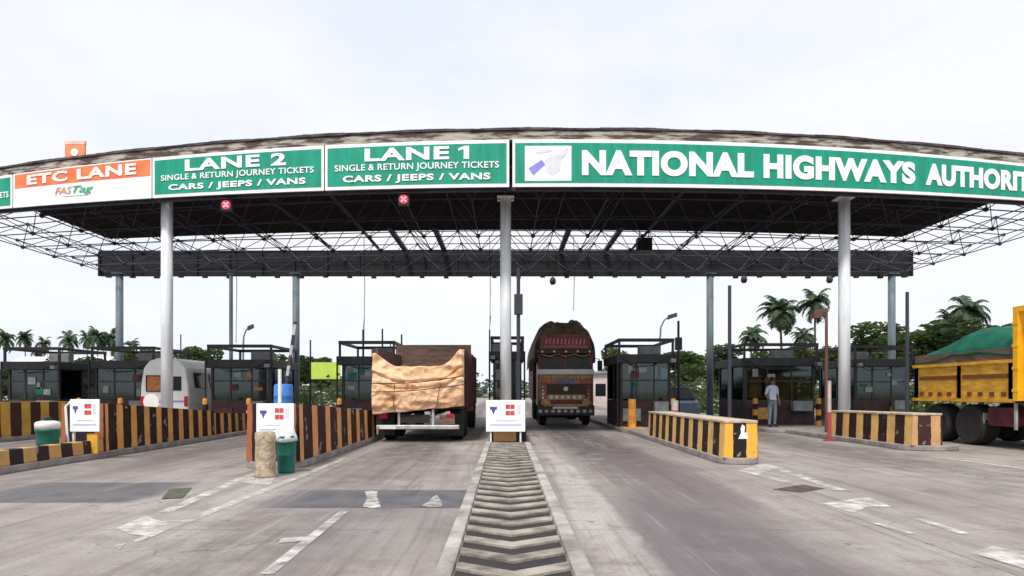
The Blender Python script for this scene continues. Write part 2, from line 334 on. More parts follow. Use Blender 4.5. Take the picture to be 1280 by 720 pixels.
def island(x0, x1, y0, y1, h=.12, m=m_conc, nose=True):
    r = min(.5, (x1-x0)/2-.01) if nose else .02
    pts = [(x1, y1), (x0, y1)] + [(x0+r-r*math.cos(a), y0+r-r*math.sin(a)) for a in [R(15*k) for k in range(7)]] + [(x1-r+r*math.sin(a), y0+r-r*math.cos(a)) for a in [R(15*k) for k in range(7)]]
    o = MB().prism(pts, 0, h, 'Z').build('traffic_island', m, bevel=.02); return tag(o, kind='structure')
island(-4.52, -3.46, 10.75, 20.5); island(-9.0, -7.92, 9.2, 20.5); island(-15.2, -13.0, 15.5, 20.5)
island(3.86, 4.62, 11.4, 20.2); island(8.85, 10.2, 14.05, 20.2); island(13.7, 17, 17.5, 42)
island(-5.9, -3.75, 20.55, 40, .121); island(-10.7, -8.0, 20.55, 40, .121); island(-20, -13.1, 20.55, 42, .121)
island(3.72, 6.0, 20.25, 40, .121); island(8.4, 11.2, 20.25, 40, .121)
# centre island with V-shaped bands between two kerbs
ci = island(-.47, .60, 2.2, 42, .1, m_conc, False)
kb = MB().box(-.465, -.345, 2.15, 15.0, 0.003, .135).box(.445, .575, 2.15, 15.0, .003, .135)
tag(kb.build('kerb', m_kerbw, bevel=.02), kind='structure')
m_chy = M('chevron_pale', (.38, .345, .29), (.12, .10, .09), 3.2, .85, bump=.4, lo=.34, hi=.6, detail=10)
m_chd = M('chevron_dark', (.018, .016, .018), (.04, .034, .034), 4, .85, bump=.3, lo=.3, hi=.8)
mb = MB(); xa, xm, xb, pit, dep = -.335, .05, .435, .41, .24
for k in range(31):
    y = 2.4+k*pit
    mb.cur = 0
    h = .112+.012
    a = [(xa, y+dep), (xm, y), (xb, y+dep), (xb, y+dep+.165), (xm, y+.165), (xa, y+dep+.165)]
    for q in ((0, 1, 4, 5), (1, 2, 3, 4)):
        mb.hexa([(a[i][0], a[i][1], .1005) for i in q], [(a[i][0], a[i][1], h) for i in q])
    mb.cur = 1
    b = [(xa, y+dep+.165), (xm, y+.165), (xb, y+dep+.165), (xb, y+dep+pit), (xm, y+pit), (xa, y+dep+pit)]
    for q in ((0, 1, 4, 5), (1, 2, 3, 4)):
        mb.add([(b[i][0], b[i][1], .106) for i in q], [(0, 1, 2, 3)])
tag(mb.build('chevron_marking', [m_chy, m_chd]), kind='structure')

# painted noses, worn patches
def mark(polys, m=m_paint, z=.004, name='road_marking'):
    mb = MB()
    for k, pl in enumerate(polys): mb.add([(x, y, z+.0009*k) for x, y in pl], [tuple(range(len(pl)))])
    return tag(mb.build(name, m), kind='structure')
def strip(a, b, wd):
    a, b = Vector(a), Vector(b); d = (b-a).normalized(); nn = Vector((-d.y, d.x))*wd/2
    return [tuple(a+nn), tuple(b+nn), tuple(b-nn), tuple(a-nn)]
mark([strip(gnd(207, 640), gnd(318, 592), .15), strip(gnd(243, 648), gnd(432, 573), .13), [gnd(300, 597), gnd(345, 596), gnd(338, 607), gnd(286, 602)],
      [gnd(146, 661), gnd(182, 645), gnd(193, 650), gnd(203, 652), gnd(247, 650), gnd(216, 660), gnd(190, 672), gnd(160, 668)], [gnd(166, 677), gnd(182, 670), gnd(186, 673), gnd(170, 680)],
      [gnd(142, 683), gnd(156, 680), gnd(150, 688)],
      strip(gnd(333, 719), gnd(430, 640), .1), [gnd(348, 680), gnd(384, 677), gnd(393, 671), gnd(352, 674)]])
mark([strip(gnd(955, 580), gnd(1052, 613), .16), strip(gnd(925, 588), gnd(985, 603), .13), [gnd(927, 587), gnd(955, 580), gnd(972, 585), gnd(948, 593)],
      [gnd(1028, 630), gnd(1085, 622), gnd(1114, 634), gnd(1085, 634), gnd(1066, 642)], strip(gnd(1150, 650), gnd(1205, 668), .1), strip(gnd(1095, 655), gnd(1140, 668), .08),
      [gnd(1214, 692), gnd(1240, 684), gnd(1300, 694), gnd(1300, 718)], strip(gnd(1180, 573), gnd(1290, 588), .12)])
mark([[gnd(453, 634), gnd(464, 636), gnd(476, 635), gnd(474, 628), gnd(471, 622), gnd(472, 615), gnd(463, 614), gnd(456, 615), gnd(459, 624)], [gnd(527, 633), gnd(540, 635), gnd(553, 634), gnd(552, 627), gnd(546, 620), gnd(541, 622), gnd(536, 628)]], m_paint, .009, 'paint_spill')
mark([[gnd(965, 612), gnd(1003, 606), gnd(1032, 611), gnd(1000, 616)]], M('drain_dark', (.05, .03, .03), (.12, .08, .08), 6, .8), .004, 'drain_patch')
mark([[gnd(212, 612), gnd(240, 610), gnd(228, 623), gnd(202, 624)]], M('moss_patch', (.05, .07, .03), (.12, .11, .08), 6, .9), .009, 'moss_patch')

# ------------------------------------------------------------------ toll canopy
def FD(X): return 17.25+.0072*(X-1.8)**2          # bowed front line of the roof in plan
ZB = 6.82
def ZT(X): return 8.35-.0012*(X-1)**2
def ZS(X): return 8.09-.0011*(X-1)**2
def fx(px):                                        # X on the front line seen at picture column px
    X = 0
    for _ in range(30): X = (px-VX)/F*FD(X)
    return X
can = thing('toll_canopy', 'wide white columned toll plaza canopy with bowed green front and open lattice edges', 'canopy', (0, 18.9, 0))
OY = 18.9
def sheet(u, v):
    X = -17+34*u; y0 = FD(X)+.25; y = y0+(27.5-y0)*v
    return (X, y-OY, ZT(X)-.12+.05*v)
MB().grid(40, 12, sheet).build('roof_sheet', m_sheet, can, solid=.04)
mb = MB()
N = 80
for i in range(N):
    X0, X1 = -20.3+40.6*i/N, -20.3+40.6*(i+1)/N
    def q(X, dy, z): return (X, FD(X)+dy-OY, z)
    mb.hexa([q(X0, -.04, ZS(X0)+.004), q(X1, -.04, ZS(X1)+.004), q(X1, .25, ZS(X1)+.004), q(X0, .25, ZS(X0)+.004)],
            [q(X0, -.04, ZT(X0)-.02), q(X1, -.04, ZT(X1)-.02), q(X1, .25, ZT(X1)-.02), q(X0, .25, ZT(X0)-.02)])
MB.build(mb, 'roof_edge', m_edge, can)
mb = MB()
for i in range(3*N):
    X0, X1 = -20.32+40.64*i/(3*N), -20.32+40.64*(i+1)/(3*N); z_ = .012*math.sin(i*.37)+rnd.random()*.012
    mb.hexa([q(X0, -.075, ZT(X0)-.005), q(X1, -.075, ZT(X1)-.005), q(X1, .3, ZT(X1)-.005), q(X0, .3, ZT(X0)-.005)], [q(X0, -.075, ZT(X0)+.05+z_), q(X1, -.075, ZT(X1)+.05+z_), q(X1, .3, ZT(X1)+.05+z_), q(X0, .3, ZT(X0)+.05+z_)])
mb.build('roof_trim', M('roof_trim_dark', (.12, .09, .09), (.03, .024, .028), 3, .9, stretch=(.6, 1, 1)), can)
mb = MB()
for i in range(N):
    X0, X1 = -20.3+40.6*i/N, -20.3+40.6*(i+1)/N
    for z0, z1, d0, d1 in ((ZB-.02, ZB+.14, .2, .34), (ZB+.6, ZB+.66, .2, .3)):
        mb.hexa([q(X0, d0, z0), q(X1, d0, z0), q(X1, d1, z0), q(X0, d1, z0)], [q(X0, d0, z1), q(X1, d0, z1), q(X1, d1, z1), q(X0, d1, z1)])
for i in range(0, N+1, 2):
    X = -20.3+40.6*i/N; mb.tube(q(X, .27, ZB), q(X, .27, ZS(X)), .035, n=6)
mb.build('fascia_frame', m_frame, can)
# rear fascia
mb = MB(); mb.box(-20, 20, 31.55-OY, 31.7-OY, 7.02, 8.28)
for k in range(26): mb.box(-20+k*1.6-.04, -20+k*1.6+.04, 31.45-OY, 31.545-OY, 7.0, 8.2)
for k in range(34): mb.box(-19.7+k*1.19, -19.7+k*1.19+.22, 31.5-OY, 31.66-OY, 6.95-(k % 3)*.02, 7.018)
mb.build('rear_fascia', M('rear_fascia_back', (.016, .013, .016), (.010, .009, .011), 1.5, .85), can)
# space frame of bars and ball nodes
mb = MB(); NX, NY = 20, 6
def ft(i, j):
    X = -20+40*i/NX; y0 = FD(X)+.45; return Vector((X, y0+(31.3-y0)*j/NY-OY, ZT(X)-.3))
def fb(i, j):
    X = -20+40*(i+.5)/NX; y0 = FD(X)+.45; return Vector((X, y0+(31.3-y0)*(j+.5)/NY-OY, 7.0))
for i in range(NX+1):
    for j in range(NY+1):
        if i < NX: mb.tube(ft(i, j), ft(i+1, j), .021, n=5, caps=False)
        if j < NY: mb.tube(ft(i, j), ft(i, j+1), .021, n=5, caps=False)
        mb.lathe([(0, -.075), (.065, -.04), (.065, .04), (0, .075)], 6, c=ft(i, j))
for i in range(NX):
    for j in range(NY):
        if i < NX-1: mb.tube(fb(i, j), fb(i+1, j), .021, n=5, caps=False)
        if j < NY-1: mb.tube(fb(i, j), fb(i, j+1), .021, n=5, caps=False)
        for a, b in ((0, 0), (1, 0), (0, 1), (1, 1)): mb.tube(fb(i, j), ft(i+a, j+b), .015, n=5, caps=False)
        mb.lathe([(0, -.085), (.075, -.045), (.075, .045), (0, .085)], 6, c=fb(i, j))
mb.build('space_frame', m_frame, can)
mb = MB()
for X in (-4.9, -3.0, 2.7, 4.9): mb.box(X-.11, X+.11, 26.9-OY, 31.44-OY, 8.17, 8.3)
mb.build('skylight_rafters', m_frame, can)
# columns
def column(X, Y, r, m, top=7.0):
    mb = MB(); mb.tube((X, Y-OY, .12), (X, Y-OY, top), r, r*.97, 20)
    mb.box(X-.32, X+.32, Y-OY-.32, Y-OY+.32, .115, .15)
    mb.box(X-r*1.5, X+r*1.5, Y-OY-r*1.5, Y-OY+r*1.5, top, top+.03)
    o = mb.build('column', m, can, smooth=False)
    for pl in o.data.polygons: pl.use_smooth = len(pl.vertices) == 4 and abs(pl.normal.z) < .1 and pl.area > .3
    return o
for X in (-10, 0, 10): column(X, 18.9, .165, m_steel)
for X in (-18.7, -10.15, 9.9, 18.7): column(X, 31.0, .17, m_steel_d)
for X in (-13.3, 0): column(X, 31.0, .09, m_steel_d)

# ------------------------------------------------------------------ fascia signs
def fpt(X, f, off): return Vector((X, FD(X)-off, ZB+f*(ZS(X)-ZB)))      # f: 0 bottom .. 1 top of the sign band
def band(mb, X0, X1, f0, f1, d0, d1, n=None):
    n = n or max(2, int((X1-X0)/.5))
    for i in range(n):
        a, b = X0+(X1-X0)*i/n, X0+(X1-X0)*(i+1)/n
        mb.hexa([fpt(a, f0, d1), fpt(b, f0, d1), fpt(b, f0, d0), fpt(a, f0, d0)], [fpt(a, f1, d1), fpt(b, f1, d1), fpt(b, f1, d0), fpt(a, f1, d0)])
    return mb
def text_mesh(s, bold=.0, spacing=1.0, shear=0):
    c = bpy.data.curves.new('lettering', 'FONT'); c.body = s; c.size = 1; c.offset = bold; c.space_character = spacing; c.shear = shear; c.resolution_u = 6
    o = bpy.data.objects.new('lettering', c); COL.objects.link(o)
    bpy.context.view_layer.update()
    me = bpy.data.meshes.new_from_object(o.evaluated_get(bpy.context.evaluated_depsgraph_get()))
    bpy.data.objects.remove(o); bpy.data.curves.remove(c)
    vs = [v.co.copy() for v in me.vertices]; fs = [tuple(q.vertices) for q in me.polygons]; bpy.data.meshes.remove(me)
    x0, x1 = min(v.x for v in vs), max(v.x for v in vs); y0, y1 = min(v.y for v in vs), max(v.y for v in vs)
    return [((v.x-x0)/(x1-x0), (v.y-y0)/(y1-y0)) for v in vs], fs
def letters(parent, s, X0, X1, f0, f1, m, bold=.03, spacing=1.05, shear=0, off=.075):
    uv, fs = text_mesh(s, bold, spacing, shear)
    mb = MB()
    fr = [fpt(X0+(X1-X0)*u, f0+(f1-f0)*v, off) for u, v in uv]
    mb.add(fr, fs)
    o = mb.build('lettering', m, parent); s_ = o.modifiers.new('thick', 'SOLIDIFY'); s_.thickness = .012; s_.offset = 0
    return o
def px_sign(x0, x1, label, cat, face=None, name='lane_sign'):
    X0, X1 = fx(x0)+.012, fx(x1)-.012
    mb = band(MB(), X0, X1, .0, 1., 0, .055)
    o = tag(mb.build(name, m_white), label, cat, 'lane signs along the canopy front')
    if face:
        band(MB(), X0+.07, X1-.07, .075, .925, .0, .062).build('face', face, o)
    return o, X0, X1
GRP = 'lane signs along the canopy front'
def lane(x0, x1, label, big, lx):
    o, X0, X1 = px_sign(x0, x1, label, 'sign', m_green)
    W = X1-X0
    if big.endswith('1'):
        letters(o, big[:-2], X0+W*lx[0], X0+W*lx[0]+W*.46, .60, .88, m_letter, .035, 1.1)
        a_, b_ = X0+W*(lx[1]-.062), X0+W*lx[1]-.02
        P_ = lambda u, v: fpt(a_+(b_-a_)*u, .60+.28*v, .075)
        q_ = MB().add([P_(.5, 0), P_(1, 0), P_(1, 1), P_(.62, 1), P_(.0, .82), P_(.0, .62), P_(.5, .74)], [tuple(range(7))]).build('lettering', m_letter, o)
        q_.modifiers.new('thick', 'SOLIDIFY').thickness = .012
    else: letters(o, big, X0+W*lx[0], X0+W*lx[1], .60, .88, m_letter, .035, 1.1)
    letters(o, 'SINGLE & RETURN JOURNEY TICKETS', X0+W*.055, X0+W*.945, .36, .54, m_letter, .012)
    letters(o, 'CARS / JEEPS / VANS', X0+W*.1, X0+W*.9, .115, .30, m_letter, .035, 1.1)
    return o
lane(406.5, 637, 'green lane sign reading LANE 1 beside the long authority sign', 'LANE 1', (.22, .79))
lane(191.5, 406, 'green lane sign reading LANE 2 between the ETC and LANE 1 signs', 'LANE 2', (.20, .79))
o, X0, X1 = px_sign(18, 191, 'white sign with orange band reading ETC LANE', 'sign')
W = X1-X0
band(MB(), X0+.06, X1-.03, .56, .97, 0, .062).build('orange_band', m_orange, o)
letters(o, 'ETC LANE', X0+W*.11, X0+W*.9, .62, .91, m_letter, .035, 1.1)
letters(o, 'FAS', X0+W*.32, X0+W*.445, .27, .46, m_lorange, .0, 1.0, .35)
letters(o, 'Tag', X0+W*.45, X0+W*.60, .22, .46, m_lgreen, .0, 1.0, .35)
band(MB(), X0+W*.38, X0+W*.56, .185, .2, .0, .062).build('underline', m_lgreen, o)
o, X0, X1 = px_sign(-215, 17.5, 'partly seen green sign at the end of the band, beyond ETC LANE', 'sign', m_green)
letters(o, 'TICKETS', X1-.9, X1-.12, .32, .5, m_letter, .014)
# long authority sign
o, X0, X1 = px_sign(640, 1560, 'long green sign reading NATIONAL HIGHWAYS AUTHORITY with white emblem panel', 'sign', m_green, 'authority_sign')
Y0 = fx(727); 
for wd_, a_, b_ in (('NATIONAL', 727, 941), ('HIGHWAYS', 953, 1142), ('AUTHORITY', 1155, 1301)): letters(o, wd_, fx(a_), fx(b_), .23, .77, m_letter, .055, 1.08)
e0, e1 = fx(656), fx(714)
em = band(MB(), e0, e1, .12, .86, .0, .068).build('emblem_panel', m_white, o)
def ep(u, v): return fpt(e0+(e1-e0)*u, .12+.74*v, .0735)
mb = MB()
for pl in ([(.08, .36), (.36, .6), (.44, .46), (.18, .16)], ):
    mb.add([ep(*c) for c in pl], [tuple(range(len(pl)))])
mb.build('emblem_road', m_blue, em)
mb = MB()
for pl in ([(.42, .58), (.6, .76), (.74, .74), (.92, .93), (.86, .72), (.78, .6), (.76, .3), (.6, .16), (.44, .28)], [(.2, .82), (.5, .9), (.62, .84), (.3, .78)]):
    mb.add([ep(*c) for c in pl], [tuple(range(len(pl)))])
mb.build('emblem_shape', M('emblem_pale', (.74, .74, .8), (.66, .66, .73), 6, .5), em)
mb = MB(); mb.add([ep(*c) for c in [(.68, .72), (.94, .97), (.87, .72), (.78, .62)]], [(0, 1, 2, 3)]).build('emblem_wing', m_grey, em, loc=(0, -.003, 0))
# orange beacon board on the roof edge
X = fx(91.5); b = thing('orange_board', 'small orange board with white spot standing on the roof edge above ETC LANE', 'board', (X, FD(X)+.1, ZT(X)))
MB().box(-.29, .29, -.03, .03, -.1, .46).build('panel', M('board_orange', (.88, .32, .16), (.8, .24, .1), 3, .6), b)
MB().box(-.3, .3, -.035, .035, .462, .56).build('top_strip', M('board_pale', (.85, .62, .52), None, 3, .6), b)
MB().lathe([(.0, -.05), (.11, -.05), (.11, -.034), (0, -.034)], 16, 'Y', (.0, 0, .22)).build('white_spot', m_white, b)
MB().tube((-.2, .05, -.3), (-.2, .05, .5), .02).tube((.2, .05, -.3), (.2, .05, .5), .02).build('bracket', m_frame, b)
# lit red cross signals under the fascia
for px, lab in ((504, 'lit red cross signal hanging below the LANE 1 sign'), (281, 'lit red cross signal hanging below the LANE 2 sign')):
    X = fx(px); r_ = thing('lane_signal', lab, 'signal', (X, FD(X)+.15, ZB-.28), 0, 'red lane signals under the canopy front')
    MB().box(-.2, .2, -.1, .1, -.21, .21).box(-.02, .02, -.02, .02, .21, .34).box(-.21, .21, -.2, -.1, .2, .22).build('housing', m_black, r_, bevel=.01)
    MB().lathe([(0, -.112), (.165, -.112), (.165, -.101), (0, -.101)], 20, 'Y').build('lens', m_sig, r_)
    c = MB()
    for a in (45, -45): c.box(-.13, .13, -.122, -.114+(.0015 if a > 0 else 0), -.028, .028, Matrix.Rotation(R(a), 4, 'Y'))
    c.build('cross', m_sigx, r_); r_.scale = (.75, .75, .75); r_.location.z = ZB-.255

# ------------------------------------------------------------------ barriers
def barrier(label, x0, x1, y0, y1, h0, h1, m=m_stripe, end=m_stripe_x, z=.12, cop=True, group='striped crash barriers on the islands'):
    t_ = thing('crash_barrier', label, 'barrier', (x0, y0, z), 0, group)
    W, Ln = x1-x0, y1-y0; b = .05
    n = max(2, int(Ln/1.2)); mb = MB()
    for i in range(n):
        a, c = i/n, (i+1)/n; ya, yc = .02+(Ln-.02)*a, .02+(Ln-.02)*c; ha, hc = h0+(h1-h0)*a, h0+(h1-h0)*c
        mb.hexa([(0, ya, 0), (W, ya, 0), (W, yc, 0), (0, yc, 0)], [(b*.5, ya, ha), (W-b*.5, ya, ha), (W-b*.5, yc, hc), (b*.5, yc, hc)])
    mb.build('wall', m, t_)
    MB().hexa([(.0, 0, 0), (W, 0, 0), (W, .018, 0), (0, .018, 0)], [(b*.5, 0, h0), (W-b*.5, 0, h0), (W-b*.5, .018, h0), (b*.5, .018, h0)]).build('painted_end', end, t_)
    if cop:
        e = .015; MB().hexa([(-e+b*.5, -e, h0+.003), (W+e-b*.5, -e, h0+.003), (W+e-b*.5, Ln+e, h1+.003), (-e+b*.5, Ln+e, h1+.003)],
                            [(-e+b*.5, -e, h0+.05), (W+e-b*.5, -e, h0+.05), (W+e-b*.5, Ln+e, h1+.05), (-e+b*.5, Ln+e, h1+.05)]).build('coping', m_coping, t_, bevel=.01)
    return t_
m_endd = stripe_mat('barrier_end_dark', 0, .75, .22, .05, (.36, .13, .06), (.02, .012, .02), .3)
barrier('tall striped barrier running back from the green bin with a white bag', -4.42, -3.5, 10.9, 17.4, .98, .66, m_stripe_w, end=m_endd, cop=False)
br = barrier('striped barrier with a bright orange and black end and pale coping', 3.92, 4.54, 11.5, 17.6, .62, .6, m_stripe_b)
MB().add([(.26, -.004, .34), (.44, -.004, .34), (.42, -.004, .44), (.37, -.004, .46), (.38, -.004, .56), (.33, -.004, .6), (.3, -.004, .52), (.31, -.004, .45)], [tuple(range(8))]).build('white_blotch', m_white, br)
barrier('short striped barrier in front of the white column by the yellow tipper', 8.98, 9.66, 14.15, 17.8, .66, .62, m_stripe_b, stripe_mat('end_c', 0, .5, .42, .1, (.6, .36, .16), (.05, .02, .02), .6))
barrier('striped barrier behind the frame board and low kerb wall, sloping down', -8.9, -8.0, 12.8, 17.6, .95, .66, end=m_endd, cop=False)
barrier('low striped barrier leading up to the booth behind the white van', -8.75, -8.05, 17.7, 21.6, .6, .45, cop=False)
barrier('striped barrier on the farthest island, partly behind the green bin', -14.2, -13.1, 16.0, 20.6, .92, .88, stripe_mat('barrier_stripes_gold', 1, .72, .45, .1, (.62, .36, .06), (.06, .02, .015)), end=m_endd, cop=False)
barrier('short barrier block at the foot of the central white column', -.4, .5, 15.3, 21.5, .55, .55, m_stripe, stripe_mat('end_e', 0, .9, .6, .85, (.6, .33, .13), (.03, .02, .02), .3))
lk = MB().hexa([(-.0, 0, 0), (.22, 0, 0), (.22, 3.3, 0), (0, 3.3, 0)], [(.02, 0, .26), (.2, 0, .26), (.2, 3.3, .24), (.02, 3.3, .24)]).build('low_kerb_wall', m_kerbstripe, loc=(-8.17, 9.45, .12), bevel=.015)
tag(lk, 'low black and yellow striped kerb wall in front of the green bin and frame board', 'kerb wall')

# ------------------------------------------------------------------ notice boards, bins, small street furniture
def notice(label, loc, w_, h_, z0, posts, tall=None):
    t_ = thing('notice_board', label, 'notice board', loc, 0, 'white notice boards at the lane islands')
    MB().box(-w_/2, w_/2, 0, .03, z0, z0+h_).build('board', m_white, t_, bevel=.006)
    MB().box(-w_*.40, -w_*.22, -.004, -.001, z0+h_*.70, z0+h_*.79).prism([(-w_*.36, z0+h_*.7), (-w_*.26, z0+h_*.7), (-w_*.31, z0+h_*.54)], -.004, -.001, 'Y').build('blue_mark', m_navy, t_)
    mb = MB()
    for j in range(2):
        for i in range(2): mb.box(.0+i*w_*.12, w_*.11+i*w_*.12, -.004, -.001, z0+h_*(.72-.2*j), z0+h_*(.86-.2*j))
    mb.build('red_marks', m_red, t_)
    MB().box(w_*.28, w_*.38, -.004, -.001, z0+h_*.54, z0+h_*.86).build('grey_mark', m_grey, t_)
    MB().box(-w_*.4, w_*.4, -.004, -.001, z0+h_*.2, z0+h_*.235).box(-w_*.25, w_*.3, -.004, -.001, z0+h_*.34, z0+h_*.36).build('blue_lines', M('line_blue', (.45, .55, .85), None, 9, .5), t_)
    mb = MB()
    for a in posts: mb.box(a-.02, a+.02, .033, .073, 0, z0+h_-.03)
    mb.build('post', m_vwhite, t_)
    if tall: MB().tube((tall[0], .06, 0), (tall[0], .06, tall[1]), .03, n=10).build('tall_pole', m_vwhite, t_)
    return t_
notice('white notice board with red squares in front of the central column', (0.0, 15.0, .12), .92, .74, .25, (-.35, .35))
notice('white notice board with a tall white pole beside the tan bollard', (-3.82, 10.6, 0), .62, .55, .56, (-.26, .26), (.06, 1.68))
fb_ = notice('white notice board on an angled white frame behind the striped kerb wall', (-7.95-.12, 12.3, .12), .56, .62, .42, (-.24,))
fb_.location = (-8.06, 12.25, .12)
MB().path([(-.28, .03, 1.0), (-.36, .0, .9), (-.3, -.05, .4), (-.2, -.12, .0)], .022, 6).build('frame_leg', m_vwhite, fb_)
MB().box(.02, .22, .04, .07, .0, .38).build('yellow_panel', M('yellow_board', (.8, .42, .05), None, 4, .6), fb_)
def bin_(label, loc, r, h, bag):
    t_ = thing('litter_bin', label, 'bin', loc, 0, 'green litter bins on the islands')
    MB().lathe([(r*.8, 0), (r*.86, .04), (r*.9, h*.45), (r*.94, h*.46), (r*.95, h*.5), (r*.98, h-.05), (r*1.05, h-.04), (r*1.05, h), (r*.95, h), (r*.9, h-.1), (0, h-.12)], 24).build('body', m_bin, t_, smooth=True)
    mb = MB()
    if bag:
        mb.lathe([(r*1.09, h-.09), (r*1.12, h-.02), (r*1.08, h+.03), (r*.95, h+.07), (r*.8, h+.12), (r*.5, h+.145), (0, h+.13)], 14)
        mb.v = [tuple(Vector(v)*1.0 + Vector((noise.noise(Vector(v)*9)*.04, noise.noise(Vector(v)*9+Vector((9, 0, 0)))*.04, noise.noise(Vector(v)*8+Vector((0, 7, 0)))*.04))) for v in mb.v]
        mb.build('white_bag', m_bag, t_, smooth=True)
    else:
        mb.lathe([(r*1.06, h+.002), (r*1.06, h+.1), (r*.95, h+.13), (r*.5, h+.15), (0, h+.155)], 20); mb.build('lid', m_vwhite, t_, smooth=True)
        MB().lathe([(.06, h+.157), (.07, h+.2), (.05, h+.22), (0, h+.225)], 10).build('knob', m_black, t_)
bin_('green litter bin overflowing with a white bag beside the tan bollard', (-3.53, 10.3, 0), .155, .6, True)
bin_('green litter bin with white lid behind the low striped kerb wall', (-8.48, 11.85, .12), .19, .5, False)
mb = MB(); mb.lathe([(.155, 0), (.16, .05), (.15, .1), (.152, .3), (.148, .5), (.15, .62), (.145, .68), (.1, .70), (0, .705)], 22)
mb.v = [tuple(Vector(v)+Vector((1, 1, 0))*noise.noise(Vector(v)*7)*.012) for v in mb.v]
tag(mb.build('stone_bollard', m_stone, smooth=True, loc=(-3.66, 9.75, 0)), 'squat rough tan stone bollard at the nose of an island', 'bollard')
# blue drum on dark stand
t_ = thing('water_drum', 'blue plastic drum on a dark stand behind the tall striped barrier', 'drum', (-4.72, 13.6, 0))
MB().box(-.2, .2, -.2, .2, .0, .75).build('stand', m_black, t_)
MB().lathe([(.16, .76), (.19, .79), (.195, .95), (.205, .97), (.195, .99), (.195, 1.2), (.205, 1.22), (.195, 1.24), (.19, 1.44), (.16, 1.47), (0, 1.47)], 22).build('drum', m_drum, t_, smooth=True)
MB().lathe([(.12, .6), (.13, .62), (.13, .74), (.09, .757)], 14, c=(-.02, -.3, 0)).box(-.15, .15, -.42, -.2, .56, .597).build('white_jar', m_bag, t_)
# white disc on the barrier
t_ = thing('round_sign', 'round white disc on a short post by the white van', 'sign', (-9.02, 16.3, .12))
MB().lathe([(0, -.02), (.2, -.02), (.2, .0), (0, .0)], 26, 'Y', (0, 0, .93)).build('disc', m_vwhite, t_)
MB().tube((0, .02, 0), (0, .02, .95), .025).build('post', m_vwhite, t_)
# striped and plain posts
def post(name, label, cat, loc, h, r, m, foot=True, group=None):
    mb = MB().tube((0, 0, 0), (0, 0, h), r, r*.9, 10)
    if foot: mb.box(-r*2.4, r*2.4, -r*2.4, r*2.4, 0, .025)
    return tag(mb.build(name, m, loc=loc), label, cat, group)
post('marker_post', 'red and white banded post beside the tipper lane column', 'post', (8.6, 17.0, .0), 1.6, .05, m_redwhite)
post('marker_post', 'stubby red and white banded post behind the orange-ended barrier', 'post', (5.0, 18.9, .0), 1.05, .11, m_redwhite)
post('marker_post', 'orange marker post at the foot of the booth by the lorry', 'post', (4.15, 21.0, .12), .95, .14, M('post_orange', (.75, .36, .06), (.5, .2, .04), 4, .7))
def pole(label, px, ytop, D, z0, r, cap=False, lamp=0, ant=False):
    b_ = at(px, VY, D); h = CAMH+(VY-ytop)/F*D
    mb = MB().tube((0, 0, 0), (0, 0, h-z0), r, r*.85, 8).box(-r*2, r*2, -r*2, r*2, 0, .03)
    return b_, h, mb
def mast(label, px, ytop, D, r=.05, z0=.12, m=m_pole, extra=None):
    b_, h, mb = pole(label, px, ytop, D, z0, r)
    if extra == 'box': mb.box(-.12, .12, -.1, .1, (h-z0)*.72, (h-z0)*.84)
    if extra == 'cross': mb.box(-.35, .05, -.03, .03, (h-z0)-.12, (h-z0)-.04).box(-.4, -.18, -.08, .08, h-z0-.3, h-z0-.12)
    if extra == 'whip': mb.tube((0, 0, h-z0), (.05, 0, h-z0+.6), .012, n=5)
    return tag(mb.build('mast', m, loc=(b_.x, D, z0)), label, 'pole', 'slender poles around the booths')
mast('tall plain dark pole standing behind the orange-ended barrier', 912, 357, 15.6, .05, 0)
mast('dark pole next to the yellow tipper', 1134, 365, 16.6, .05, 0)
mast('dark pole with a junction box close beside the central column', 648, 335, 18.0, .06, .12, m_pole, 'box')
mast('brown pole with a crossarm close to the tipper lane column', 1033, 385, 18.8, .05, 0, M('rust_pole', (.14, .07, .05), None, 4, .7), 'cross')
mast('dark pole with a box standing right of the booth by the lorry', 848, 401, 25, .055, .0, m_pole, 'box')
mast('thin dark pole beside the lime hoarding', 388, 425, 25, .035)
mast('short dark pole just above the tan truck, tallest of three', 478, 411, 30, .045, 0, m_pole)
mast('short dark pole above the sagging tan tarpaulin', 502, 418, 30, .045, 0, m_pole)
mast('thin short pole between two others above the tan truck', 488, 427, 30, .03, 0, m_pole)
mast('thin antenna mast rising from the booth beside the tan truck', 454, 412, 26, .05, .12, m_pole, 'whip')
mast('thin antenna mast behind the booth near the white van', 226, 418, 28, .03, .0, m_pole)
mast('thin pale mast behind the central booth', 612, 412, 27, .035, .0, m_pole, 'whip')
for i, (xc, yc, lab) in enumerate(((-9.95, 21.2, 'yellow and black guard post right behind the white van'), (-8.5, 21.2, 'yellow and black guard post between the white van and the blue drum'),
        (-5.45, 21.0, 'yellow and black guard post before the booth beside the tan truck'), (5.45, 20.8, 'yellow and black guard post right of the booth by the lorry'),
        (10.85, 22.2, 'yellow and black guard post at the far corner of the wide booth'), (8.7, 22.3, 'yellow and black guard post at the near corner of the wide booth'),
        (-13.6, 22.6, 'yellow and black guard post before the booth left of the white van'), (-15.2, 22.8, 'yellow and black guard post between the two end booths'))):
    tag(MB().lathe([(.085, 0), (.085, .9), (.07, .96), (0, .98)], 12).build('guard_post', m_guard, loc=(xc, yc, .121)), lab, 'post', 'guard posts in front of the booths')
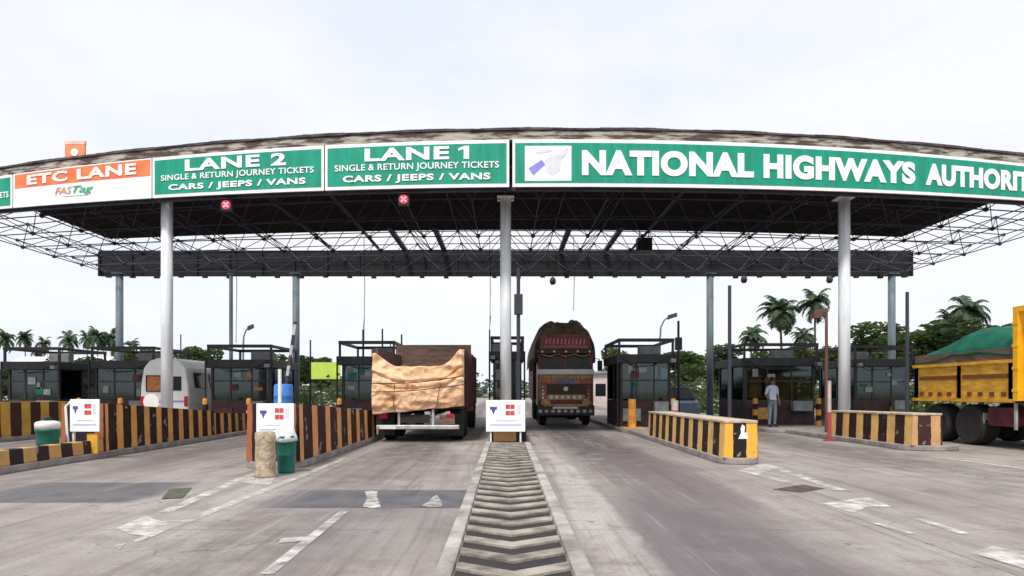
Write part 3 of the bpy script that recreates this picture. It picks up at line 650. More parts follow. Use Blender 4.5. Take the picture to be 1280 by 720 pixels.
for px, lab in ((455, 'thin cable hanging from the roof above the booth by the tan truck'), (717, 'thin cable hanging from the roof above the lorry'), (612, 'thin cable hanging from the roof beside the central column'), (295, 'thin cable hanging from the roof above the booth near the white van')):
    p_ = at(px, VY, 23.5); h_ = 3.1 if px != 717 else 4.3
    tag(MB().path([(0, 0, h_), (.03, 0, (h_+7)/2), (0, 0, 7.0)], .013, 5).build('hanging_cable', m_pole, loc=(p_.x, 23.5, 0)), lab, 'cable', 'cables hanging from the roof')
# raised boom
b_ = at(358, VY, 19); h0, h1 = at(358, 462, 19), at(367, 402, 19)
t_ = thing('boom_gate', 'raised boom barrier leaning beside the dark rear column', 'boom gate', (h0.x-.05, 19, 0))
MB().box(-.15, .15, -.15, .15, 0, 1.0).build('cabinet', m_bpanel, t_, bevel=.02)
MB().box(-.04, .04, -.03, .03, 0, 2.6, Matrix.Translation((0, -.19, .8)) @ Matrix.Rotation(R(8.5), 4, 'Y')).build('boom_arm', stripe_mat('boom_bands', 2, .6, .5, 0, (.5, .5, .52), (.05, .05, .08), .2), t_)
# street lamps
def street_lamp(label, px, ytop, D, side):
    b_ = at(px, VY, D); h = CAMH+(VY-ytop)/F*D
    t_ = thing('street_lamp', label, 'street lamp', (b_.x, D, 0), 0, 'street lamps beyond the plaza')
    MB().path([(0, 0, 0), (0, 0, h*.75), (side*.05, 0, h*.88), (side*.25, 0, h*.95), (side*.55, 0, h*.985)], [.08, .06, .05, .045, .04]).build('pole', m_steel_d, t_)
    MB().hexa([(side*.45, -.12, h*.955), (side*.45, .12, h*.955), (side*1.0, .14, h*.985), (side*1.0, -.14, h*.985)], [(side*.48, -.1, h*1.0), (side*.48, .1, h*1.0), (side*.98, .1, h*1.025), (side*.98, -.1, h*1.025)]).build('lamp_head', m_pole, t_)
street_lamp('street lamp with curved arm behind the booth by the lorry', 825, 394, 38, 1)
street_lamp('street lamp with short arm above the booth near the blue drum', 304, 408, 38, .6)
# lamps below the rear fascia
for px, y_, lab in ((691, 351, 'small dark lamp hanging from the rear fascia above the lorry'), (930, 349, 'small dark lamp hanging from the rear fascia beside the plain dark pole'), (1037, 349, 'small dark lamp hanging from the rear fascia next to the right column')):
    p_ = at(px, y_, 31.2); t_ = thing('hanging_lamp', lab, 'lamp', p_, 0, 'hanging lamps below the rear fascia')
    MB().lathe([(0, -.2), (.1, -.18), (.16, -.05), (.13, .1), (.05, .18), (0, .2)], 12).build('shade', m_pole, t_, smooth=True)
    MB().tube((0, 0, .18), (0, 0, 7.0-p_.z), .015, n=5).build('hanger', m_pole, t_)
p_ = at(805, 305, 27.5); t_ = thing('loudspeaker', 'dark box loudspeaker hung in the bright gap of the roof lattice', 'loudspeaker', p_)
MB().box(-.32, .32, -.2, .2, -.3, .24).build('case', m_black, t_, bevel=.02); MB().tube((-.2, 0, .24), (-.2, 0, 8.17-p_.z), .02, n=5).tube((.2, 0, .24), (.2, 0, 8.17-p_.z), .02, n=5).build('hanger', m_pole, t_)

# ------------------------------------------------------------------ booths
def booth(label, xc, y0, w_, d_, h_, rack=True, panel=m_bpanel, awn=False):
    t_ = thing('toll_booth', label, 'toll booth', (xc, y0, .12), 0, 'dark glass toll booths on the islands')
    a = w_/2
    MB().box(-a, a, 0, d_, 0, .9).build('lower_panel', panel, t_)
    mb = MB()
    for x in (-a+.04, a-.04):
        for y in (.04, d_*.5, d_-.04): mb.box(x-.04, x+.04, y-.04, y+.04, .903, h_-.3)
    for x in (-a*.35, a*.35): mb.box(x-.025, x+.025, .015, .065, .903, h_-.3)
    mb.box(-a+.083, a-.083, .01, .07, 1.55, 1.6)
    mb.build('frame', m_dark, t_)
    for x0, x1 in ((-a+.085, -a*.35-.028), (-a*.35+.028, a*.35-.028), (a*.35+.028, a-.085)):
        MB().box(x0, x1, .035, .045, .91, h_-.305).build('window', m_glass, t_)
    for x in (-a+.04, a-.04):
        MB().box(x-.005, x+.005, .085, d_*.5-.045, .91, h_-.305).build('window', m_glass, t_)
        MB().box(x-.005, x+.005, d_*.5+.045, d_-.085, .91, h_-.305).build('window', m_glass, t_)
    MB().box(-a+.085, a-.085, d_-.05, d_-.03, .91, h_-.305).build('rear_wall', m_dark, t_)
    MB().box(-a*.7, a*.7, d_*.45, d_*.7, .91, 1.05).box(-a*.3, a*.1, d_*.5, d_*.55, 1.053, 1.4).build('counter', m_bgrey, t_)
    MB().box(-a-.12, a+.12, -.15, d_+.12, h_-.295, h_).build('roof', m_dark, t_, bevel=.02)
    if rack:
        z0, z1 = h_+.003, h_+.42; mb = MB()
        for x in (-a-.05, a+.05):
            for y in (-.08, d_): mb.box(x-.035, x+.035, y-.035, y+.035, z0, z1)
        for y in (-.08, d_): mb.box(-a-.09, a+.09, y-.05, y+.05, z1+.002, z1+.11)
        for x in (-a-.05, a+.05): mb.box(x-.04, x+.04, -.025, d_-.055, z1+.004, z1+.1)
        mb.build('rooftop_rack', m_dark, t_)
    q_ = random.Random(int(xc*100)+5)
    for k in range(3):
        x = -a*.75+a*.62*k+q_.uniform(-.1, .1); ww = q_.uniform(.1, .26); zz = q_.uniform(.95, 1.3)
        MB().grid(8, 1, lambda u, v: (x+ww*u, .2+.03*math.sin(u*18), zz+(h_-.4-zz)*v)).build('curtain', m_curtain, t_, solid=.006)
    MB().box(a*.3, a*.85, -.28, -.02, .5, .86).build('cash_counter', m_bgrey, t_, bevel=.02)
    sx = 1 if q_.random() > .5 else -1
    for k in range(4):
        x = q_.uniform(-a*.85, a*.6); z = q_.uniform(1.0, h_-.6); ww, hh = q_.uniform(.12, .3), q_.uniform(.1, .28)
        MB().box(x, x+ww, .002, .009, z, z+hh).build('pasted_notice', [m_bgrey, m_curt, m_bgrey, m_maroon, m_tarpgreen][int(q_.random()*5)], t_)
    MB().box(-sx*a-.08, -sx*a+.08, -.4, -.16, h_-.28, h_-.16).tube((-sx*a, -.2, h_-.2), (-sx*a, -.02, h_-.2), .02, n=6).build('lane_camera', m_bgrey, t_)
    MB().box(-a*.2, a*.35, d_*.35, d_*.5, .91, 1.55).box(-a*.08, a*.22, d_*.36, d_*.48, 1.552, 1.8).build('chair', m_bpanel, t_)
    MB().box(sx*a*.55-.3, sx*a*.55+.3, -.06, -.003, .2, .62).build('notice_plate', [m_bgrey, m_vyel, m_maroon][int(q_.random()*3)], t_)
    MB().tube((-a-.12, -.17, .0), (-a-.12, -.17, h_), .03, n=6).tube((a+.1, -.17, .0), (a+.1, -.17, h_), .03, n=6).build('guard_pipe', m_dark, t_)
    MB().box(-sx*a*.4-.38, -sx*a*.4+.38, d_*.3, d_*.3+.3, h_+.003, h_+.34).build('cooler_unit', m_bgrey, t_, bevel=.02)
    MB().path([(-a, -.17, h_-.1), (-a*.4, -.2, h_-.42), (a*.3, -.2, h_-.38), (a, -.17, h_-.05)], .014, 5).build('cable', m_black, t_)
    if awn: MB().hexa([(-a-.1, -.9, h_-.42), (a+.1, -.9, h_-.42), (a+.1, -.16, h_-.22), (-a-.1, -.16, h_-.22)], [(-a-.1, -.9, h_-.39), (a+.1, -.9, h_-.39), (a+.1, -.16, h_-.19), (-a-.1, -.16, h_-.19)]).build('awning', m_bgrey, t_)
    return t_
booth('dark glass booth with rooftop rack between the white van and the blue drum', -9.35, 22.6, 2.1, 2.6, 2.32)
booth('dark glass booth half hidden by the tan truck', -4.75, 22.0, 1.75, 2.6, 2.4)
booth('narrow booth mostly hidden by the central white column', 0.06, 22.5, 1.0, 2.6, 2.6)
booth('dark booth with reddish panel right beside the front-facing lorry', 4.72, 21.6, 1.7, 2.8, 2.45)
booth('wide dark booth behind the person in a pale shirt', 9.85, 23.0, 2.5, 2.8, 2.4)
booth('dark booth in shade between the white column and the tipper', 14.6, 24.8, 2.1, 2.8, 2.45, True)
booth('dark booth left of the white van', -14.3, 24.0, 2.2, 2.6, 2.35)
booth('dark booth behind the golden barrier, at the end of the row', -17.4, 23.6, 1.9, 2.6, 2.3)

# ------------------------------------------------------------------ vehicles
def wheel(par, x, y, r, w_, side):
    mb = MB(); h = w_/2
    mb.lathe([(r*.55, -h*.9), (r*.9, -h), (r, -h*.7), (r, h*.7), (r*.9, h), (r*.55, h*.9)], 24, 'X')
    o = mb.build('wheel', m_tyre, par, loc=(x, y, r), smooth=False)
    MB().lathe([(0, side*h*.5), (r*.2, side*h*.6), (r*.22, side*h*.35), (r*.5, side*h*.3), (r*.54, side*h*.88)], 18, 'X').build('rim', m_silver, o)
    return o
def wrinkle(p_, a, s_): return noise.noise(Vector(p_)*s_)*a + noise.noise(Vector(p_)*s_*2.3)*a*.45
# --- cargo truck seen from behind, tan tarpaulin over the tailboard
tr = thing('cargo_truck', 'cargo truck seen from behind with a tan tarpaulin sagging over its open tail', 'truck', (-2.26, 16.5, 0), R(-.5))
hw = 1.12
MB().box(-hw, hw, .1, 6.2, .86, .98).box(-.42, -.3, .15, 7.6, .7, .857).box(.3, .42, .15, 7.6, .7, .857).build('bed', m_chassis, tr)
MB().box(-hw, -hw+.06, .12, 6.2, .983, 2.44).build('side_panel', m_boardb, tr)
mb = MB().box(hw-.06, hw, .12, 6.2, .983, 2.46)
for k in range(7): mb.box(hw+.002, hw+.06, .3+k*.95, .42+k*.95, .9, 2.5)
mb.build('side_panel', m_maroon, tr)
MB().box(-hw-.1, hw+.02, 3.6, 3.7, .983, 2.78).build('headboard', m_boardb, tr)
mb = MB().grid(14, 14, lambda u, v: (-hw+.07+(2*hw-.14)*u, .3+3.2*v, 1.55+.5*v+.5*max(0, .3-u)+wrinkle((u*4, v*4, 3), .12, 1)))
mb.build('load', m_boardb, tr, smooth=True)
MB().box(-hw+.05, hw-.05, .02, .09, .95, 1.75).build('tailboard', m_maroon, tr)
def ridge(p_): return (1-abs(noise.noise(Vector(p_)))*2.2)
def tarp(u, v):          # u across, v up
    x = (-hw-.07)+(2*hw+.14)*u
    c_ = u-.5; s_ = abs(c_)*2
    top = 1.96+(.47 if c_ < 0 else .58)*max(0, (s_-.42)/.58)**(1.5 if c_ < 0 else 1.9)
    if s_ > .9: top -= (s_-.9)*1.3
    top += .05*noise.noise(Vector((u*6, 0, 1)))
    bot = .72+.22*u+.03*noise.noise(Vector((u*7, 2, 0)))
    z = bot+(top-bot)*v
    d = .07*ridge((x*1.1+z*.8, z*2.6, 0))+.045*ridge((x*2.6-z*1.4, z*3.2+5, 2))+.03*ridge((x*6, z*5, 7))
    for q_ in (.5, .66): d -= .07*math.exp(-((v-q_-.1*(u-.5)**2)/.03)**2)
    y = -.06-.06*math.sin(math.pi*v)-d*.9*min(1, v*4+.3)+.06*v
    if u < .02 or u > .98: y += .14
    return (x, y, z)
MB().grid(90, 64, tarp).build('tarpaulin', m_tarp, tr, smooth=True, solid=.01)
mb = MB()
for z, sg in ((1.30, .05), (1.52, .07)):
    mb.path([(-hw-.08+(2*hw+.16)*k/16, -.245+.02*math.sin(k), z-sg*math.sin(math.pi*k/16)+.012*k) for k in range(17)], .012, 5)
mb.path([(-.55, -.17, .75), (-.6, -.2, 1.0), (-.58, -.15, 1.5)], .01, 5).path([(.5, -.16, .8), (.52, -.2, 1.1), (.6, -.14, 1.5)], .01, 5)
mb.build('tie_rope', m_chassis, tr)
MB().box(-hw+.05, hw-.05, -.06, .06, .34, .45).build('bumper', m_silver, tr, bevel=.02)
MB().box(-.52, -.46, -.02, .04, .453, .86).box(.36, .42, -.02, .04, .453, .86).build('bumper_bracket', m_silver, tr)
MB().box(-.98, -.55, -.075, -.063, .35, .44).build('number_plate', m_vwhite, tr)
for x in (-.9, .82):
    MB().box(x-.1, x+.1, -.0, .09, .62, .74).build('tail_lamp', m_tail, tr)
MB().box(.55, .95, .0, .04, .47, .7).build('mud_flap', m_boardb, tr)
for x in (-.92, .92): MB().box(x-.22, x+.22, .55, .57, .14, .72).build('mud_flap', m_black, tr)
MB().box(-.5, .3, .0, .05, .50, .72).build('underrun_board', m_chassis, tr)
for y in (1.2, 2.4):
    for x in (-.92, .92): wheel(tr, x, y, .48, .34, 1 if x > 0 else -1)
for x in (-.95, .95): wheel(tr, x, 6.9, .48, .26, 1 if x > 0 else -1)
MB().prism([(6.35, .6), (8.1, .6), (8.15, 1.3), (7.95, 2.2), (6.35, 2.25)], -1.05, 1.05, 'X').build('cab', m_vorange, tr, bevel=.05)
# --- decorated lorry facing the camera
lo = thing('decorated_lorry', 'decorated red and orange lorry facing out of its lane under a humped brown tarpaulin load', 'lorry', (2.3, 24.5, 0), R(-.6))
hw = 1.06
MB().box(-.45, -.33, .3, 9.2, .7, .88).box(.33, .45, .3, 9.2, .7, .88).box(-hw, hw, 2.0, 9.3, .885, 1.0).build('chassis_frame', m_chassis, lo)
MB().prism([(0, .75), (2.0, .75), (2.0, 2.9), (.22, 2.88), (.12, 2.78), (.06, 2.15), (0, 2.05)], -hw, hw, 'X').build('cab', m_vred, lo, bevel=.04)
MB().hexa([(-hw+.1, .018, 2.2), (-.04, .018, 2.2), (-.04, .07, 2.2), (-hw+.1, .07, 2.2)], [(-hw+.14, .08, 2.74), (-.04, .08, 2.74), (-.04, .14, 2.74), (-hw+.14, .14, 2.74)]).build('windscreen', m_vglass, lo)
MB().hexa([(.04, .018, 2.2), (hw-.1, .018, 2.2), (hw-.1, .07, 2.2), (.04, .07, 2.2)], [(.04, .08, 2.74), (hw-.14, .08, 2.74), (hw-.14, .14, 2.74), (.04, .14, 2.74)]).build('windscreen', m_vglass, lo)
MB().box(-hw-.02, hw+.02, -.03, -.002, 1.98, 2.17).build('white_strip', m_vwhite, lo)
MB().box(-hw+.02, hw-.02, -.04, -.003, 1.62, 1.96).build('front_panel', m_vorange, lo)
mb = MB()
for k in range(14): mb.lathe([(0, -.062), (.06, -.062), (.06, -.045), (0, -.045)], 8, 'Y', (-hw+.14+k*.14, 0, 1.87))
mb.build('painted_scallops', m_vyel, lo)
mb = MB().box(-.72, .72, -.045, -.003, 1.22, 1.58)
for k in range(5): mb.box(-.7, .7, -.07, -.047, 1.25+k*.066, 1.285+k*.066)
mb.build('grille', M('grille_dark', (.09, .07, .045), (.05, .04, .03), 5, .6), lo)
MB().lathe([(0, -.085), (.09, -.085), (.09, -.071), (0, -.071)], 14, 'Y', (.0, 0, 1.42)).build('badge', m_vwhite, lo)
MB().box(-hw+.02, -.74, -.05, -.003, 1.0, 1.6).build('corner_panel', m_vorange, lo); MB().box(.74, hw-.02, -.05, -.003, 1.0, 1.6).build('corner_panel', m_vred, lo)
MB().box(-.73, .73, -.05, -.003, 1.0, 1.2).build('lower_panel', m_vyel, lo)
for x in (-.78, .78):
    MB().lathe([(.0, -.1), (.08, -.095), (.12, -.06), (.12, -.0)], 16, 'Y', (x, -.05, .92)).build('headlamp', m_lamp, lo, smooth=True)
mb = MB(); mb.cur = 0; mb.box(-hw-.03, hw+.03, -.14, .1, .4, .8)
mb.build('bumper', M('bumper_dark', (.08, .05, .05), (.03, .03, .03), 5, .6), lo, bevel=.03)
MB().box(-.5, .45, -.152, -.142, .66, .74).build('number_plate', m_vwhite, lo)
mb = MB()
for k in range(9): mb.box(-hw+.02+k*.24, -hw+.14+k*.24, -.15, -.142, .52, .62)
mb.build('bumper_marks', m_silver, lo)
MB().box(-.85, .85, -.16, -.142, .76, .84).box(-.95, -.6, -.2, -.165, .82, .98).box(.6, .95, -.2, -.165, .82, .98).build('trim', m_vyel, lo)
MB().prism([(-hw+.06, 2.93), (hw-.06, 2.93), (hw-.12, 3.42), (.5, 3.5), (0, 3.52), (-.5, 3.5), (-hw+.12, 3.42)], .02, .1, 'Y').build('header_board', m_vred, lo)
mb = MB()
for k in range(11):
    x = -.78+k*.145; mb.prism([(x, 3.12), (x+.05, 3.12), (x+.085, 3.34+.03*math.sin(k)), (x+.03, 3.34)], .008, .017, 'Y')
mb.box(-.85, .85, .006, .018, 3.02, 3.055)
mb.build('board_painting', M('board_pink', (.6, .24, .22), (.45, .1, .1), 8, .6), lo)
for x in (-.55, .5):
    MB().path([(x, -.02, 2.18), (x+.12, .02, 2.3), (x+.3, .05, 2.42)], .012, 5).build('wiper', m_black, lo)
MB().path([(-hw+.1+k*.12, -.06-.02*math.sin(k), 2.74-.09*math.sin(math.pi*((k*.12)/(2*hw-.2))*3)**2) for k in range(17)], .022, 6).build('garland', M('garland', (.6, .3, .05), (.5, .05, .03), 14, .8), lo)
for x in (-.9, -.45, 0, .45, .9): MB().lathe([(0, -.05), (.04, -.045), (.04, 0)], 8, 'Y', (x, -.12, 2.84)).build('marker_lamp', m_lamp, lo)
for x in (-.87, .87):
    mb = MB()
    for k in range(4): mb.lathe([(0, -.066), (.055-.008*k, -.06), (.055-.008*k, -.05)], 10, 'Y', (x, 0, 1.08+.14*k))
    mb.build('painted_roundels', [m_vwhite, m_vyel][x > 0], lo)
mb = MB()
for k in range(6): mb.box(-.62+k*.22, -.5+k*.22, -.062, -.052, 1.04, 1.16)
mb.build('painted_blocks', m_vwhite, lo)
MB().box(-hw+.08, hw-.08, .3, .5, .3, .74).tube((-.8, .95, .5), (.8, .95, .5), .08).box(-.35, .35, 1.6, 2.4, .35, .69).build('axle_engine_light_block', m_chassis, lo)  # axle and engine, plus a box added behind the bumper to block light
MB().box(-hw+.05, hw-.05, -.045, -.003, 1.965, 1.976).box(-.35, .35, -.06, -.045, 1.67, 1.76).build('painted_band', m_drum, lo)
for sx in (-1, 1): MB().box(sx*.86-.2, sx*.86+.2, 1.52, 1.54, .12, .62).build('mud_flap', m_black, lo)
MB().box(-hw-.02, hw+.02, -.12, .2, 2.78, 2.9).build('sun_visor', M('visor_green', (.04, .05, .04), None, 4, .6), lo)
for sx in (-1, 1):
    mb = MB().path([(sx*hw, .15, 2.6), (sx*(hw+.22), -.05, 2.55), (sx*(hw+.24), -.05, 2.2)], .018, 6).box(sx*(hw+.24)-.09, sx*(hw+.24)+.09, -.08, -.02, 2.1, 2.5)
    mb.build('mirror', m_black, lo)
    wheel(lo, sx*.86, .95, .5, .28, sx)
    for y in (6.4, 7.6): wheel(lo, sx*.82, y, .5, .46, sx)
MB().box(-hw-.12, hw+.12, 2.2, 9.3, 1.0, 2.6).build('cargo_body', m_maroon, lo)
def hump(u, v):
    a = math.pi*u; prof = math.sin(a)**.62
    prof -= .035*math.exp(-((u-.5)/.07)**2)
    x = -math.cos(a)*(hw+.2)
    e = min(1, .86+v*3)
    z = 2.45+1.66*prof*e+(wrinkle((x*1.5, v*9, 1), .22, 1.3)+.09*ridge((x*2.4, v*14, 4)))*prof
    return (x*(.93+.07*min(1, v*5)), .34+9.0*v, z)
MB().grid(40, 44, hump).build('load_cover', m_tarpbrown, lo, smooth=True, solid=.02)
MB().add([Vector(hump(k/40, 0))+Vector((0, .01, 0)) for k in range(41)], [tuple(range(41))]).build('cover_front', m_tarpbrown, lo)
# --- yellow tipper
tp = thing('tipper_truck', 'yellow tipper truck with ochre side boards and a green tarpaulin over its load', 'tipper truck', (12.55, 13.7, 0))
hw = 1.16
MB().box(-.45, -.33, -1.6, 4.3, .62, .85).box(.33, .45, -1.6, 4.3, .62, .85).build('chassis_frame', m_chassis, tp)
mb = MB().box(-hw, -hw+.06, .62, 4.1, 1.08, 2.0)
for k in range(3):
    for j in range(2): mb.box(-hw-.03, -hw-.002, .66+k*1.65, .76+k*1.65, 1.04, 2.05)
mb.box(-hw-.045, -hw-.004, .6, 4.15, 1.96, 2.04).box(-hw-.045, -hw-.004, .6, 4.15, 1.06, 1.14)
mb.build('side_board', m_tipperd, tp)
mb = MB()
for k in range(2): mb.box(-hw-.012, -hw-.002, .8+k*1.65, 2.25+k*1.65, 1.62, 1.72)
for k in range(9): mb.box(-hw-.014, -hw-.003, .85+k*.36, 1.0+k*.36, 1.2, 1.3)
mb.build('dark_bands', M('band_brown', (.2, .07, .02), None, 6, .6), tp)
MB().box(-hw, hw, 4.04, 4.1, 1.08, 2.0).build('tailgate', m_tipperd, tp); MB().box(hw-.06, hw, .62, 4.03, 1.08, 2.0).build('side_board', m_tipperd, tp)
MB().box(-hw+.062, hw-.062, .62, 4.03, 1.05, 1.12).build('floor', m_chassis, tp)
mb = MB().box(-hw-.06, hw+.06, .46, .6, 1.1, 3.2).box(-hw-.06, hw+.06, -.3, .455, 3.08, 3.2)
for k in range(4): mb.box(-hw-.07, -hw-.062, .44, .62, 1.3+k*.5, 1.36+k*.5)
mb.build('headboard', m_tipper, tp, bevel=.015)
def gt(u, v):
    x = -hw-.02+(2*hw+.04)*u; e = min(1, v*2.2)*min(1, (1-v)*1.5+.55)
    return (x, .62+3.5*(1-v), 2.28+.0*v+.62*math.sin(math.pi*min(1, u*1.15+.05))**.7*e+wrinkle((x, v*3, 0), .06, 1.5)-.25*(1-min(1, u*8)))
MB().grid(24, 24, gt).build('tarpaulin', m_tarpgreen, tp, smooth=True, solid=.015)
MB().box(-hw+.0, -hw+.04, .62, 4.1, 2.045, 2.3).build('side_extension', m_boardb, tp)
MB().prism([(-2.0, .7), (.3, .7), (.3, 2.75), (-1.6, 2.75), (-1.8, 2.6), (-2.0, 1.7)], -1.12, 1.12, 'X').build('cab', m_tipper, tp, bevel=.05)
MB().box(-1.13, -1.121, -1.55, -.5, 1.75, 2.5).build('side_window', m_vglass, tp)
for sx in (-1, 1):
    wheel(tp, sx*.95, -1.1, .5, .28, sx)
    for y in (2.1, 3.3): wheel(tp, sx*.9, y, .5, .46, sx)
MB().box(-1.12, -.62, .7, 1.5, .5, .95).build('fuel_tank', M('tank_maroon', (.12, .02, .03), (.05, .012, .02), 4, .4), tp, bevel=.05)
MB().box(-1.1, -.98, 1.62, 1.66, .55, .8).box(-1.15, -1.1, .6, .65, .45, 1.05).build('side_guard', m_silver, tp)
# --- white van from behind
va_ = thing('white_van', 'white van seen from behind, partly hidden by a white column', 'van', (-12.05, 22.6, 0))
pr = [(-.82, .45), (-.86, .9), (-.84, 1.5), (-.74, 2.15), (-.55, 2.4), (-.25, 2.5), (.25, 2.5), (.55, 2.4), (.74, 2.15), (.84, 1.5), (.86, .9), (.82, .45)]
MB().prism(pr, 0, 4.4, 'Y').build('body', m_vwhite, va_, bevel=.06)
MB().box(-.6, -.06, -.02, -.003, 1.35, 1.85).build('rear_window', m_curt, va_); MB().box(.06, .6, -.02, -.003, 1.35, 1.85).build('rear_window', m_vglass, va_)
MB().box(-.012, .012, -.012, -.002, .5, 2.2).build('door_seam', m_chassis, va_)
MB().box(-.64, -.61, -.03, -.003, 1.31, 1.89).box(-.05, -.02, -.03, -.003, 1.31, 1.89).box(-.609, -.051, -.03, -.003, 1.855, 1.89).box(-.609, -.051, -.03, -.003, 1.31, 1.345).build('window_rubber', m_chassis, va_)
MB().box(-.26, .26, -.03, -.014, .68, .8).build('number_plate', m_vyel, va_)
MB().box(-.8, .8, -.02, -.003, .95, 1.0).build('side_stripe', m_blue, va_)
for k in range(3): MB().hexa([(.845, .5+k*1.2, 1.45), (.865, .5+k*1.2, 1.45), (.865, 1.5+k*1.2, 1.45), (.845, 1.5+k*1.2, 1.45)], [(.775, .5+k*1.2, 2.0), (.80, .5+k*1.2, 2.0), (.80, 1.5+k*1.2, 2.0), (.775, 1.5+k*1.2, 2.0)]).build('side_window', m_vglass, va_)
MB().box(-.85, .85, -.1, -.002, .38, .58).build('bumper', m_bgrey, va_, bevel=.03)
for x in (-.77, .77):
    MB().box(x-.06, x+.06, -.025, -.002, .8, 1.15).build('tail_lamp', m_tail, va_)
    for y in (.8, 3.5): wheel(va_, x, y, .33, .2, 1 if x > 0 else -1)
# --- pale blue car beyond the barrier
ca = thing('small_car', 'pale blue car seen beyond the orange-ended barrier', 'car', (7.35, 26.5, 0), R(8))
MB().prism([(0, .35), (3.7, .35), (3.75, .8), (3.3, .95), (.3, .98), (0, .85)], -.76, .76, 'X').build('body', M('car_blue', (.42, .52, .68), (.36, .46, .62), 2, .3), ca, bevel=.06)
MB().prism([(.2, .985), (2.7, .985), (2.05, 1.45), (.75, 1.46)], -.68, .68, 'X').build('cabin', m_vglass, ca, bevel=.05)
MB().box(-.62, .62, .8, 2.0, 1.463, 1.5).build('roof', M('car_roof', (.42, .52, .68), None, 2, .3), ca, bevel=.02)
for x in (-.68, .68):
    MB().box(x-.1, x+.1, -.02, .05, .62, .78).build('headlamp', m_lamp, ca)
    for y in (.7, 2.95): wheel(ca, x, y, .3, .18, 1 if x > 0 else -1)

